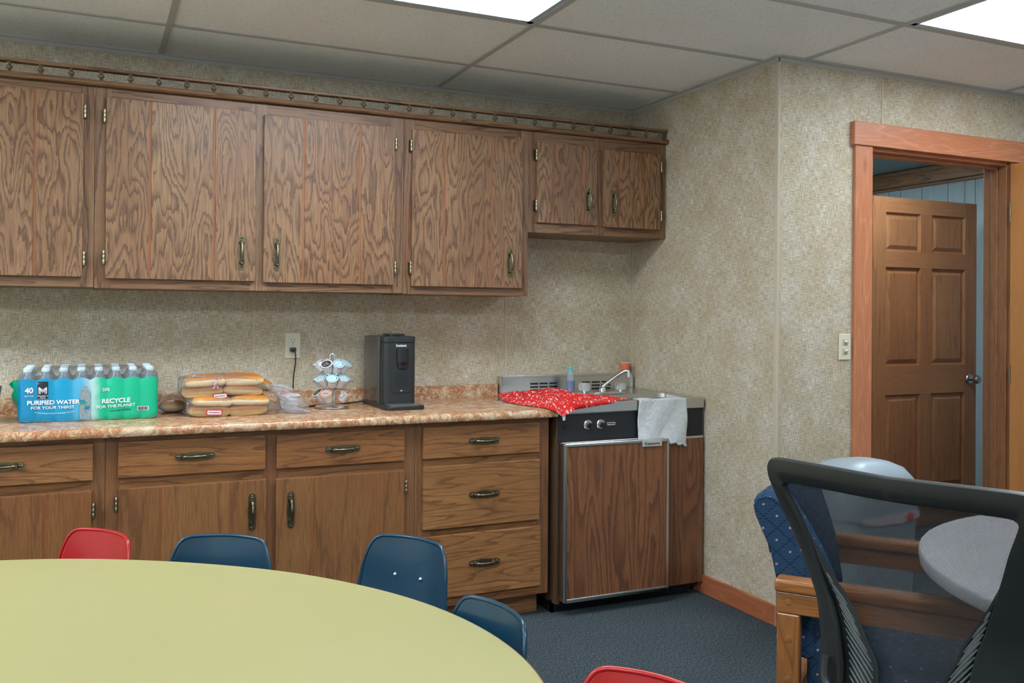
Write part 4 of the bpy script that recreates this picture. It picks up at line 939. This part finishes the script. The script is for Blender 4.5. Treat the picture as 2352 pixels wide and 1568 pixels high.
cl_ = MB(); cl_.prism([(-.774, .862), (-.757, .862), (-.757, .842), (-.763, .838), (-.768, .838), (-.773, .855)], lambda u, v, d: (u, -.664-d, v), 0, .0012)
tag(cl_.build('paper_tag', WHITEP, None), 'small white tag sticking out under the tip of the red cloth', 'tag')

# ================================================================ yellow table and school chairs
TZ = .62; TC = Vector((-2.868, -2.203)); TH = math.radians(55); TA, TB = .8465, 1.1184
MEAS = [(-2.825, -1.302), (-2.719, -1.333), (-2.645, -1.361), (-2.506, -1.435), (-2.4, -1.5), (-2.297, -1.578), (-2.198, -1.662), (-2.105, -1.759), (-2.007, -1.896), (-1.947, -1.996), (-1.887, -2.137), (-1.868, -2.198), (-1.846, -2.296), (-1.834, -2.488), (-1.852, -2.628)]
def ell(phi):  # world-angle parametrised radius
    c, s = math.cos(phi-TH), math.sin(phi-TH); return 1/math.sqrt((c/TA)**2+(s/TB)**2)
ms_ = sorted((math.atan2(y-TC.y, x-TC.x), math.hypot(x-TC.x, y-TC.y)) for x, y in MEAS)
def trad(phi):
    while phi > math.pi: phi -= 2*math.pi
    e = ell(phi); a0, a1 = ms_[0][0], ms_[-1][0]
    if a0 <= phi <= a1:
        for (p, r), (p2, r2) in zip(ms_, ms_[1:]):
            if p <= phi <= p2: q = (phi-p)/(p2-p); return r+(r2-r)*q
    d = a0-phi if phi < a0 else phi-a1; r, p = (ms_[0][1], a0) if phi < a0 else (ms_[-1][1], a1)
    return e*(1+(r/ell(p)-1)*math.exp(-d*2))
raw = [trad(-math.pi+2*math.pi*k/180) for k in range(180)]
for _ in range(10): raw = [(raw[k-1]+2*raw[k]+raw[(k+1) % 180])/4 for k in range(180)]
def tedge(off=0): return [(TC.x+(raw[k]+off)*math.cos(-math.pi+2*math.pi*k/180), TC.y+(raw[k]+off)*math.sin(-math.pi+2*math.pi*k/180)) for k in range(180)]
yt = thing('activity_table', 'large yellow oval table in the foreground', 'table', (TC.x, TC.y, 0))
YEL = plain('yellow_laminate', (.36, .335, .145), .42, var=.015, scale=6)
MB().prism(tedge(-.0035), lambda u, v, d: (u, v, d), TZ-.026, TZ).build('tabletop', YEL, yt)
MB().prism(tedge(0), lambda u, v, d: (u, v, d), TZ-.029, TZ-.0012).build('edge_band', plain('brown_edging', (.16, .07, .03), .4), yt)
MB().prism(tedge(-.10), lambda u, v, d: (u, v, d), TZ-.075, TZ-.03).build('apron', plain('apron_metal', (.3, .3, .3), .4, .5), yt)
for a in (55, 145, 235, 325):
    q = math.radians(a+30); r_ = trad(q)*.72 if False else .62; x, y = TC.x+r_*math.cos(q), TC.y+r_*math.sin(q)
    l = MB().tube([(x, y, TZ-.07), (x, y, .03)], .0165, 16).build('leg', CHROME, yt, smooth=True)
    MB().lathe([(.022, .001), (.024, .006), (.020, .028), (.017, .032)], (x, y, 0), n=16).build('foot', BLACKP, l, smooth=True)

def plastic(name, col):
    t = NT(name); x, y, z = t.xyz()[:3]; p = t.vec(x, y, z)
    scr = t.ramp(t.noise(t.vec(t.math('MULTIPLY', x, 30), t.math('MULTIPLY', y, 30), t.math('MULTIPLY', z, 200)), 1, 4, .7, 3), [(.62, 0), (.68, .5)])
    wear = t.ramp(t.noise(p, 9, 4, .7), [(.5, 0), (.8, .3)])
    c = t.mix(t.math('MULTIPLY', t.math('ADD', scr, wear), .22), col, tuple(min(1, q*1.5+.08) for q in col))
    return t.fin(c, .30, Coat_Weight=.15)
BLUEP, REDP = plastic('blue_shell', (.004, .042, .080)), plastic('red_shell', (.40, .008, .009))
TOPZ = .66
def shell_prof(s):   # s 0 front edge of seat .. 1 top of back -> (y, z) local, y forward
    P = [(.175, .335), (.16, .350), (.10, .352), (0, .345), (-.09, .345), (-.135, .362), (-.155, .40), (-.168, .47), (-.185, .56), (-.205, TOPZ)]
    n = len(P)-1; t = s*n; i = min(int(t), n-1); q = t-i
    a, b, c, d = P[max(i-1, 0)], P[i], P[i+1], P[min(i+2, n)]
    f = lambda k: .5*(2*b[k]+(c[k]-a[k])*q+(2*a[k]-5*b[k]+4*c[k]-d[k])*q*q+(3*b[k]-a[k]-3*c[k]+d[k])*q**3)
    return f(0), f(1)
def shell_w(s):
    W = [(0, .155), (.12, .170), (.35, .175), (.5, .165), (.6, .150), (.7, .158), (.8, .156), (.9, .146), (1, .132)]
    for (a, b), (c, d) in zip(W, W[1:]):
        if a <= s <= c: q = (s-a)/(c-a); return b+(d-b)*q
def school_chair(lbl, mat, top, f, grp):
    f = Vector(f).normalized(); org = Vector(top)+Vector(rot2(0, .205, f))
    ch = thing('school_chair', lbl, 'chair', (org.x, org.y, 0), grp)
    def W(x, y, z): a = rot2(x, y, f); return (org.x+a[0], org.y+a[1], z)
    NS, NU = 120, 30
    def P(u, s):
        s_ = s; w_ = shell_w(s_); rr_ = .034
        y, z = shell_prof(s_)
        # rounded corners at both ends
        L = 1.0
        dend = (1-s_)*.34; c = 1.0
        if dend < rr_: c = 1-(rr_/w_)*(1-math.sqrt(max(0, 1-(1-dend/rr_)**2)))
        d0 = s_*.5
        if d0 < .04: c = min(c, 1-(.04/w_)*(1-math.sqrt(max(0, 1-(1-d0/.04)**2))))
        x = (u*2-1)*w_*c; e = abs(u*2-1)
        bk = max(0, min(1, (s_-.5)/.2)); y += bk*(.030*(x/w_)**2)+(1-bk)*0; z += (1-bk)*.018*(x/w_)**2
        z += bk*(s_ > .9)*(-.005*(x/w_)**2)*((s_-.9)/.1)
        return W(x, y, z)
    m = MB().grid(lambda a, b: P(a, b), NU, NS)
    m.build('seat_shell', mat, ch, smooth=True, ang=3, solid=.005, soff=0)
    B = [P(0, k/NS) for k in range(NS+1)]+[P(k/NU, 1) for k in range(1, NU)]+[P(1, 1-k/NS) for k in range(NS+1)]+[P(1-k/NU, 0) for k in range(1, NU)]
    # thickened rolled rim, set just behind the face
    MB().tube(B, .0052, 8, closed=True).build('rolled_rim', mat, ch, smooth=True, ang=3)
    for sx in (-.045, .045):
        pz = shell_prof(.885); q = Vector(W(sx, pz[0]+.006, pz[1])); MB().ball(q, .0065, n=12).build('rivet', CHROME, ch, smooth=True)
    for sx in (-1, 1):
        MB().tube(spline([W(sx*.150, .15, .008), W(sx*.135, .12, .20), W(sx*.118, .10, .320), W(sx*.112, .06, .334), W(sx*.108, -.06, .334), W(sx*.118, -.10, .31), W(sx*.140, -.16, .15), W(sx*.150, -.19, .008)], 6), .0085, 10).build('leg', CHROME, ch, smooth=True)
    MB().tube([W(-.112, .05, .330), W(.112, .05, .330)], .008, 8).tube([W(-.112, -.05, .330), W(.112, -.05, .330)], .008, 8).build('cross_bar', CHROME, ch, smooth=True)
    MB().tube(spline([W(-.045, -.13, .33), W(-.045, -.175, .36), W(-.045, -.192, .45), W(-.045, -.206, .58)], 5), .006, 8).tube(spline([W(.045, -.13, .33), W(.045, -.175, .36), W(.045, -.192, .45), W(.045, -.206, .58)], 5), .006, 8).build('back_support', CHROME, ch, smooth=True)
G = 'plastic school chairs round the yellow table'
school_chair('red plastic school chair behind the yellow table, at the left', REDP, (-2.560, -1.240), (-.80, -.60), G)
school_chair('blue plastic school chair at the back of the yellow table, next to the red one', BLUEP, (-2.255, -1.425), (-.503, -.864), G)
school_chair('blue plastic school chair with two bright rivets, below the drawer stack', BLUEP, (-1.778, -1.664), (-.836, -.549), G)
school_chair('low blue plastic school chair at the right edge of the yellow table', BLUEP, (-1.797, -2.309), (-.985, -.17), G)
school_chair('red plastic school chair just peeking in at the bottom edge', REDP, (-1.705, -2.775), (-.88, -.47), G)

# ================================================================ white round table
wt_ = thing('round_table', 'white round table partly hidden behind the black mesh office chair', 'table', (-.235, -3.03, 0))
WTP = plain('white_laminate', (.66, .70, .72), .35, var=.015)
MB().lathe([(.70, .690), (.743, .690), (.745, .700), (.745, .716), (.743, .720), (.70, .720)], (-.235, -3.03, 0), n=96).build('tabletop', WTP, wt_, smooth=True, ang=.5)
MB().lathe([(.045, .03), (.04, .06), (.038, .66), (.10, .689)], (-.235, -3.03, 0), n=24).build('column', BLACKP, wt_, smooth=True)
for a in range(4):
    q = math.radians(20+90*a); dx_, dy_ = math.cos(q), math.sin(q)
    MB().tube([(-.235+dx_*.03, -3.03+dy_*.03, .055), (-.235+dx_*.36, -3.03+dy_*.36, .022)], [.024, .016], 10).build('foot', BLACKP, wt_, smooth=True)

# ================================================================ wooden armchair
AO = Vector((-.69, -2.21)); AF = Vector((.6, -.8))
def AW(x, y, z): a = rot2(x, y, AF); return (AO.x+a[0], AO.y+a[1], z)
ac = thing('wooden_armchair', 'wooden armchair with blue patterned upholstery behind the mesh office chair', 'armchair', (AO.x, AO.y, 0))
def awood(name, ax):
    t = NT(name); c = t._c if hasattr(t, '_c') else None; x, y, z = t.xyz()[:3]
    al = t.math('ADD', t.math('MULTIPLY', x, .6), t.math('MULTIPLY', y, -.8)); ac_ = t.math('ADD', t.math('MULTIPLY', x, -.8), t.math('MULTIPLY', y, -.6))
    if ax == 'y': v = t.vec(t.math('MULTIPLY', al, 2.2), t.math('MULTIPLY', ac_, 16), t.math('MULTIPLY', z, 26)); v2 = t.vec(t.math('MULTIPLY', al, 12), t.math('MULTIPLY', ac_, 300), t.math('MULTIPLY', z, 300))
    else: v = t.vec(t.math('MULTIPLY', al, 16), t.math('MULTIPLY', ac_, 16), t.math('MULTIPLY', z, 1.5)); v2 = t.vec(t.math('MULTIPLY', al, 300), t.math('MULTIPLY', ac_, 300), t.math('MULTIPLY', z, 12))
    f = t.math('FRACT', t.math('MULTIPLY', t.noise(v, 1, 1.5), 9)); p = t.noise(v2, 1, 2, .6)
    c = t.mix(t.ramp(f, [(0, .8), (.15, .2), (.5, 0), (.9, .1), (1, .8)]), (.37, .145, .038), (.18, .064, .018)); c = t.mix(t.ramp(p, [(.35, .4), (.6, 0)]), c, (.15, .06, .02))
    return t.fin(c, .32, Coat_Weight=.2)
AWY, AWZ = awood('chair_wood_long', 'y'), awood('chair_wood_upright', 'z')
def abox(x0, x1, y0, y1, z0, z1):
    m = MB(); vs = [AW(x, y, z) for z in (z0, z1) for x, y in ((x0, y0), (x1, y0), (x1, y1), (x0, y1))]
    return m.add(vs, [(0, 3, 2, 1), (4, 5, 6, 7), (0, 1, 5, 4), (1, 2, 6, 5), (2, 3, 7, 6), (3, 0, 4, 7)])
for sx in (1, -1):
    X = lambda a: sx*a
    lo, hi = sorted((X(.252), X(.312)))
    abox(lo, hi, -.142, .40, .590, .6225).build('armrest', AWY, ac, bevel=.008, seg=3, smooth=True)
    lo, hi = sorted((X(.268), X(.302)))
    abox(lo, hi, -.137, .375, .536, .5895).build('arm_rail', AWY, ac, bevel=.003)
    abox(lo, hi, -.137, -.080, .0, .5355).build('leg', AWZ, ac, bevel=.004)
    abox(lo, hi, .315, .372, .0, .5355).build('leg', AWZ, ac, bevel=.004)
    abox(lo, hi, -.08, .315, .22, .27).build('side_stretcher', AWY, ac, bevel=.003)
    m = MB(); nn = Vector(AW(1, 0, 0))-Vector(AW(0, 0, 0))
    for (yy_, zz_) in ((-.108, .565), (-.108, .47), (-.108, .37), (.343, .565), (.343, .47)): m.lathe([(.0085, 0), (.0085, .0012), (.006, .002)], AW(sx*.302, yy_, zz_), nn*sx, 14)
    m.build('dowel_plug', plain('plug_wood', (.30, .12, .04), .4), ac, smooth=True)
FAB = NT('blue_woven_fabric'); x, y, z = FAB.xyz()[:3]; t = FAB
al = t.math('ADD', t.math('MULTIPLY', x, .6), t.math('MULTIPLY', y, -.8)); cr = t.math('ADD', t.math('MULTIPLY', x, -.8), t.math('MULTIPLY', y, -.6))
hh = t.math('ADD', t.math('MULTIPLY', al, .9), t.math('MULTIPLY', cr, .9)); zz = t.math('ADD', z, t.math('MULTIPLY', al, -.12))
nzg = t.n('NewGeometry'); nsp = t.n('SeparateXYZ'); t.L.new(nzg.outputs['Normal'], nsp.inputs[0]); up_ = t.math('GREATER_THAN', nsp.outputs[2], .75)
hh = t.math('ADD', t.math('MULTIPLY', hh, t.math('SUBTRACT', 1, up_)), t.math('MULTIPLY', cr, up_)); zz = t.math('ADD', t.math('MULTIPLY', zz, t.math('SUBTRACT', 1, up_)), t.math('MULTIPLY', al, up_))
def dl(a): return t.math('ABSOLUTE', t.math('SUBTRACT', t.math('FRACT', t.math('MULTIPLY', a, 16)), .5))
A1, A2 = dl(t.math('ADD', hh, zz)), dl(t.math('SUBTRACT', hh, zz))
dash = t.math('GREATER_THAN', t.math('FRACT', t.math('MULTIPLY', zz, 150)), .4)
ln = t.math('MULTIPLY', t.math('LESS_THAN', t.math('MINIMUM', A1, A2), .05), dash)
dot = t.math('LESS_THAN', t.math('ADD', t.math('POWER', t.math('SUBTRACT', .5, A1), 2), t.math('POWER', t.math('SUBTRACT', .5, A2), 2)), .0045)
wv = t.noise(t.vec(x, y, z), 500, 2, .7)
c = t.mix(t.ramp(wv, [(.35, 0), (.65, 1)]), (.012, .034, .072), (.03, .072, .13)); c = t.mix(t.math('MULTIPLY', ln, .7), c, (.006, .012, .035)); c = t.mix(t.math('MULTIPLY', dot, .9), c, (.50, .26, .24))
t.bump(wv, .5, .002); FAB = t.fin(c, .9, spec=.15)
# backrest slab, leaning back, with a rolled top
def bk(u, v):   # u around the section, v across
    S = [(-.235, .40), (-.150, .42), (-.150, .60), (-.172, .70), (-.207, .775), (-.213, .800), (-.203, .818), (-.182, .826), (-.160, .824), (-.138, .808), (-.125, .775), (-.098, .70), (-.074, .62), (-.055, .50), (-.045, .42), (-.060, .40)]
    S = S[1:]; n = len(S); t_ = u*n; i = int(t_) % n; q = t_-int(t_); a, b = S[i], S[(i+1) % n]
    y, z = a[0]+(b[0]-a[0])*q, a[1]+(b[1]-a[1])*q; w_ = .250; x = -w_+2*w_*v; bul = .012*math.sin(math.pi*v)
    cy, cz = -.13, .62; e = max(0, abs(v-.5)-.46)/.04; y = y+(cy-y)*.10*e*e; z = z+(cz-z)*.06*e*e
    return AW(x, y+(bul if y > -.13 else 0), z)
m = MB().grid(bk, 60, 24, cu=True); m.add([bk(k/60, 0) for k in range(60)], [tuple(range(60))]); m.add([bk(k/60, 1) for k in range(60)], [tuple(range(60))])
bkr = m.build('backrest', FAB, ac, smooth=True, ang=.9)
for v in (.004, .996):
    MB().tube([Vector(bk(k/60, v)) for k in range(7, 56)], .0035, 6).build('piping', FAB, bkr, smooth=True, ang=3)
MB().prism(rrect(-.250, .250, -.075, .36, .03, 5), lambda u, v, d: AW(u, v, d), .33, .455).build('seat_cushion', FAB, ac, bevel=.02, seg=4, smooth=True)
abox(-.268, .268, .32, .365, .27, .33).build('front_rail', AWY, ac, bevel=.003); abox(-.268, .268, -.13, -.09, .27, .33).build('back_rail', AWY, ac, bevel=.003)

# ================================================================ trash can
tc = thing('trash_can', 'tall pale blue-grey plastic trash can with domed lid beside the doorway', 'trash can', (.12, -1.45, 0))
CANP = plain('pale_blue_plastic', (.27, .335, .375), .38, var=.03)
cx_, cy_ = .125, -1.45
def rr3(wx, wy, r, z): return [(cx_+a, cy_+b, z) for a, b in rrect(-wx, wx, -wy, wy, r, 8)]
m = MB(); R_ = [rr3(.165, .125, .06, .001), rr3(.17, .13, .065, .02), rr3(.19, .145, .075, .50), rr3(.19, .145, .075, .53)]; n = len(R_[0])
m.add([p for q in R_ for p in q], [(i*n+k, i*n+(k+1) % n, (i+1)*n+(k+1) % n, (i+1)*n+k) for i in range(3) for k in range(n)]+[tuple(range(n))[::-1], tuple(range(3*n, 4*n))]).build('bin_body', CANP, tc, smooth=True, ang=.5)
m = MB(); R_ = [rr3(.196, .151, .08, .528), rr3(.198, .153, .08, .56), rr3(.197, .152, .08, .62), rr3(.185, .142, .08, .67), rr3(.155, .12, .075, .708), rr3(.11, .085, .06, .728), rr3(.05, .04, .03, .737)]
m.add([p for q in R_ for p in q], [(i*n+k, i*n+(k+1) % n, (i+1)*n+(k+1) % n, (i+1)*n+k) for i in range(6) for k in range(n)]+[tuple(range(6*n, 7*n))]).build('lid', CANP, tc, smooth=True, ang=1.2)
MB().prism([(-.14, .522), (-.07, .512), (.06, .512), (.15, .528), (.15, .555), (-.14, .537)], lambda u, v, d: (cx_+u, cy_-.1535-d, v), 0, .003).build('rim_band', plain('pinkish_rim', (.48, .42, .44), .5), tc)
MB().lathe([(.018, 0), (.018, .003), (.012, .005)], (cx_+.10, cy_-.156, .532), (0, -1, 0), 20).build('red_badge', REDL, tc, smooth=True)
MB().tube(spline([(cx_+.10, cy_-.110, .700), (cx_+.145, cy_-.125, .672), (cx_+.170, cy_-.130, .640), (cx_+.182, cy_-.12, .61)], 6), .0018, 6).build('lid_seam', BLACKP, tc, smooth=True)

# ================================================================ mesh office chair
MF = Vector((.964, .266)); MO = Vector((-1.278, -2.878))
def yback(z):
    P = [(.40, .02), (.45, .03), (.6, .055), (.72, .06), (.85, .04), (1.0, 0), (1.05, -.01)]
    for (a, b), (c, d) in zip(P, P[1:]):
        if a <= z <= c: return b+(d-b)*(z-a)/(c-a)
    return P[0][1]
def MW(x, y, z): a = rot2(x, y, MF); return Vector((MO.x+a[0], MO.y+a[1], z))
def MK(x, z, off=0): return MW(x, yback(z)+off, z)
oc = thing('mesh_office_chair', 'black mesh-back office chair in the right foreground', 'office chair', (MO.x+.2, MO.y+.05, 0))
FR = plain('charcoal_frame', (.019, .022, .021), .38, var=.15)
outer = [(-.155, .44), (-.160, .50), (-.166, .554), (-.168, .629), (-.177, .696), (-.200, .781), (-.222, .85), (-.238, .898), (-.250, .94), (-.256, .975), (-.252, .993), (-.238, 1.003), (-.18, 1.003), (-.06, .999), (0, .997)]
def foff(z):   # the side rails wrap forward below the top corners
    P = [(.4, .060), (.70, .060), (.80, .046), (.90, .014), (.96, 0), (1.1, 0)]
    for (a, b), (c, d) in zip(P, P[1:]):
        if a <= z <= c: return b+(d-b)*(z-a)/(c-a)
    return 0
outer = [(x-.511*foff(z), z) for x, z in outer]
inner = [(-.105, .46), (-.115, .52), (-.118, .58), (-.122, .625), (-.134, .69), (-.157, .754), (-.178, .822), (-.199, .886), (-.214, .922), (-.222, .942), (-.218, .950), (-.205, .9535), (-.16, .953), (-.06, .950), (0, .949)]
outer = spline([Vector((a, b, 0)) for a, b in outer], 4); inner = spline([Vector((a, b, 0)) for a, b in inner], 4)
full_o = outer+[Vector((-p.x, p.y, 0)) for p in outer[-2::-1]]; full_i = inner+[Vector((-p.x, p.y, 0)) for p in inner[-2::-1]]
m = MB(); n = len(full_o); T_ = .011; sec = []
for po, pi_ in zip(full_o, full_i):
    ring = []
    for (q, d) in ((0, -T_*.2), (.06, -T_), (.5, -T_*1.25), (.94, -T_), (1, -T_*.2), (1, T_*.6), (.5, T_), (0, T_*.6)):
        p = po.lerp(pi_, q); ring.append(MK(p.x, p.y, d+foff(po.y)*(1-q)**1.2))
    sec.append(ring)
m.add([p for r in sec for p in r], [(i*8+k, i*8+(k+1) % 8, (i+1)*8+(k+1) % 8, (i+1)*8+k) for i in range(n-1) for k in range(8)]+[tuple(range(8)), tuple((n-1)*8+k for k in range(8))])
m.build('back_frame', FR, oc, smooth=True, ang=.9)
t = NT('black_mesh'); x, y, z = t.xyz()[:3]; a = t.math('ADD', t.math('MULTIPLY', x, .266), t.math('MULTIPLY', y, -.964))
P_ = 2*math.pi/.0021
sa = t.math('SINE', t.math('MULTIPLY', t.math('ADD', a, z), P_/1.3)); sb2 = t.math('SINE', t.math('MULTIPLY', t.math('SUBTRACT', a, z), P_/1.3))
hole = t.math('GREATER_THAN', t.math('ADD', sa, sb2), .58)
tr = t.n('BsdfTransparent'); mx = t.n('MixShader'); t.L.new(t.math('MULTIPLY', hole, 1.0), mx.inputs[0]); t.fin((.022, .025, .027), .6)
t.L.new(t.b.outputs[0], mx.inputs[1]); t.L.new(tr.outputs[0], mx.inputs[2]); t.L.new(mx.outputs[0], t.out.inputs[0]); MESHM = t.m
m = MB(); N = len(inner)
def mesh_p(i, k): p = inner[i]; x = p.x*(1-2*k/24)*1.01; return MK(x, p.y, .004+.8*foff(p.y)+.004*math.cos(x/.2*1.3))
rows_ = [q for q in range(N) if q == 0 or inner[q].y > max(inner[j].y for j in range(q))+1e-5]
vs = [mesh_p(i, k) for i in rows_ for k in range(25)]
m.add(vs, [(i*25+k, i*25+k+1, (i+1)*25+k+1, (i+1)*25+k) for i in range(len(rows_)-1) for k in range(24)])
# close the top strip up to the bar
m.build('back_mesh', MESHM, oc, smooth=True, ang=3)
# ribbed lumbar wings
wcur = [(-.213, .875), (-.188, .838), (-.150, .768), (-.111, .706), (-.091, .66), (-.069, .615), (-.063, .578), (-.066, .54), (-.085, .49), (-.11, .46)]
wc = spline([Vector((a, b, 0)) for a, b in wcur], 5)
def winner(z):
    for p, q in zip(inner, inner[1:]):
        if min(p.y, q.y) <= z <= max(p.y, q.y): return p.x+(q.x-p.x)*((z-p.y)/(q.y-p.y) if q.y != p.y else 0)
    return inner[0].x
for s in (1, -1):
    m = MB(); woff = lambda x_, z_: .002+.030*max(0, min(1, (x_+.22)/.15))
    A = [(winner(p.y)-.012, p.y) for p in wc]
    vs = []
    for (ax_, az_), p in zip(A, wc):
        for q in (0, .5, 1): xx_ = ax_+(p.x-ax_)*q; vs.append(MK(s*xx_, p.y, woff(xx_, p.y)))
    m.add(vs, [(i*3+k, i*3+k+1, (i+1)*3+k+1, (i+1)*3+k) for i in range(len(wc)-1) for k in range(2)])
    wg = m.build('lumbar_wing', FR, oc, smooth=True, ang=.9, solid=.004)
    MB().tube([MK(s*p.x, p.y, woff(p.x, p.y)) for p in wc], .0042, 8).build('wing_edge', FR, wg, smooth=True)
    m = MB()
    for k in range(26):
        z0 = .865-k*.0150
        xi = winner(max(z0, .47))+.006
        # a rib runs down and inward from the frame to the free edge
        best = None
        for p in wc:
            tz = z0-(p.x-xi)*1.25
            if best is None or abs(tz-p.y) < best[0]: best = (abs(tz-p.y), p)
        p = best[1]
        if best[0] > .02 or p.x-xi < .006 or z0 < .47: continue
        e = Vector((xi, z0, 0)); f_ = Vector((p.x-.004, p.y, 0)); m.tube([MK(s*(e.lerp(f_, q)).x, (e.lerp(f_, q)).y, woff((e.lerp(f_, q)).x, 0)-.0060) for q in (0, .25, .5, .75, 1)], [.0014, .0026, .0030, .0026, .0014], 6)
    m.build('ribs', plain('rib_grey', (.11, .125, .125), .35), wg, smooth=True)
m = MB()
for s in (1, -1): m.tube(spline([MK(s*.150, .615, -.010), MK(s*.147, .575, -.014), MK(s*.125, .545, -.018), MK(s*.09, .515, -.024), MK(s*.04, .47, -.03), MK(0, .44, -.035)], 6), .010, 10)
m.tube([MK(0, .44, -.035), MW(0, .02, .34), MW(0, .12, .33)], .02, 10)
m.build('back_support', FR, oc, smooth=True)
MB().prism(rrect(-.24, .24, .055, .52, .08, 6), lambda u, v, d: MW(u, v, d), .345, .415).build('seat', plain('black_fabric', (.02, .022, .024), .9), oc, bevel=.02, seg=4, smooth=True)
MB().box(0, 0, 0, 0, 0, 0)
MB().lathe([(.028, .10), (.028, .25), (.018, .26), (.018, .33)], MW(0, .29, 0), n=20).build('gas_lift', BLACKP, oc, smooth=True)
MB().prism(rrect(-.09, .09, .18, .40, .02, 4), lambda u, v, d: MW(u, v, d), .315, .344).build('seat_mount', BLACKP, oc)
for k in range(5):
    q = math.radians(72*k+10); dx_, dy_ = math.cos(q), math.sin(q); c = MW(0, .29, 0)
    l = MB().tube([c+Vector((dx_*.02, dy_*.02, .115)), c+Vector((dx_*.30, dy_*.30, .075))], [.024, .014], 10).build('base_arm', BLACKP, oc, smooth=True)
    e = c+Vector((dx_*.30, dy_*.30, .028)); ax_ = Vector((-dy_, dx_, 0))
    MB().lathe([(.020, -.022), (.027, -.018), (.027, -.004), (.015, -.003), (.015, .003), (.027, .004), (.027, .018), (.020, .022)], e, ax_, 18).tube([e, e+Vector((0, 0, .045))], .007, 8).build('caster', BLACKG, l, smooth=True)
# ---------------------------------------------------------------- tidy: armrest-free chair, final scene state
bpy.context.view_layer.update()
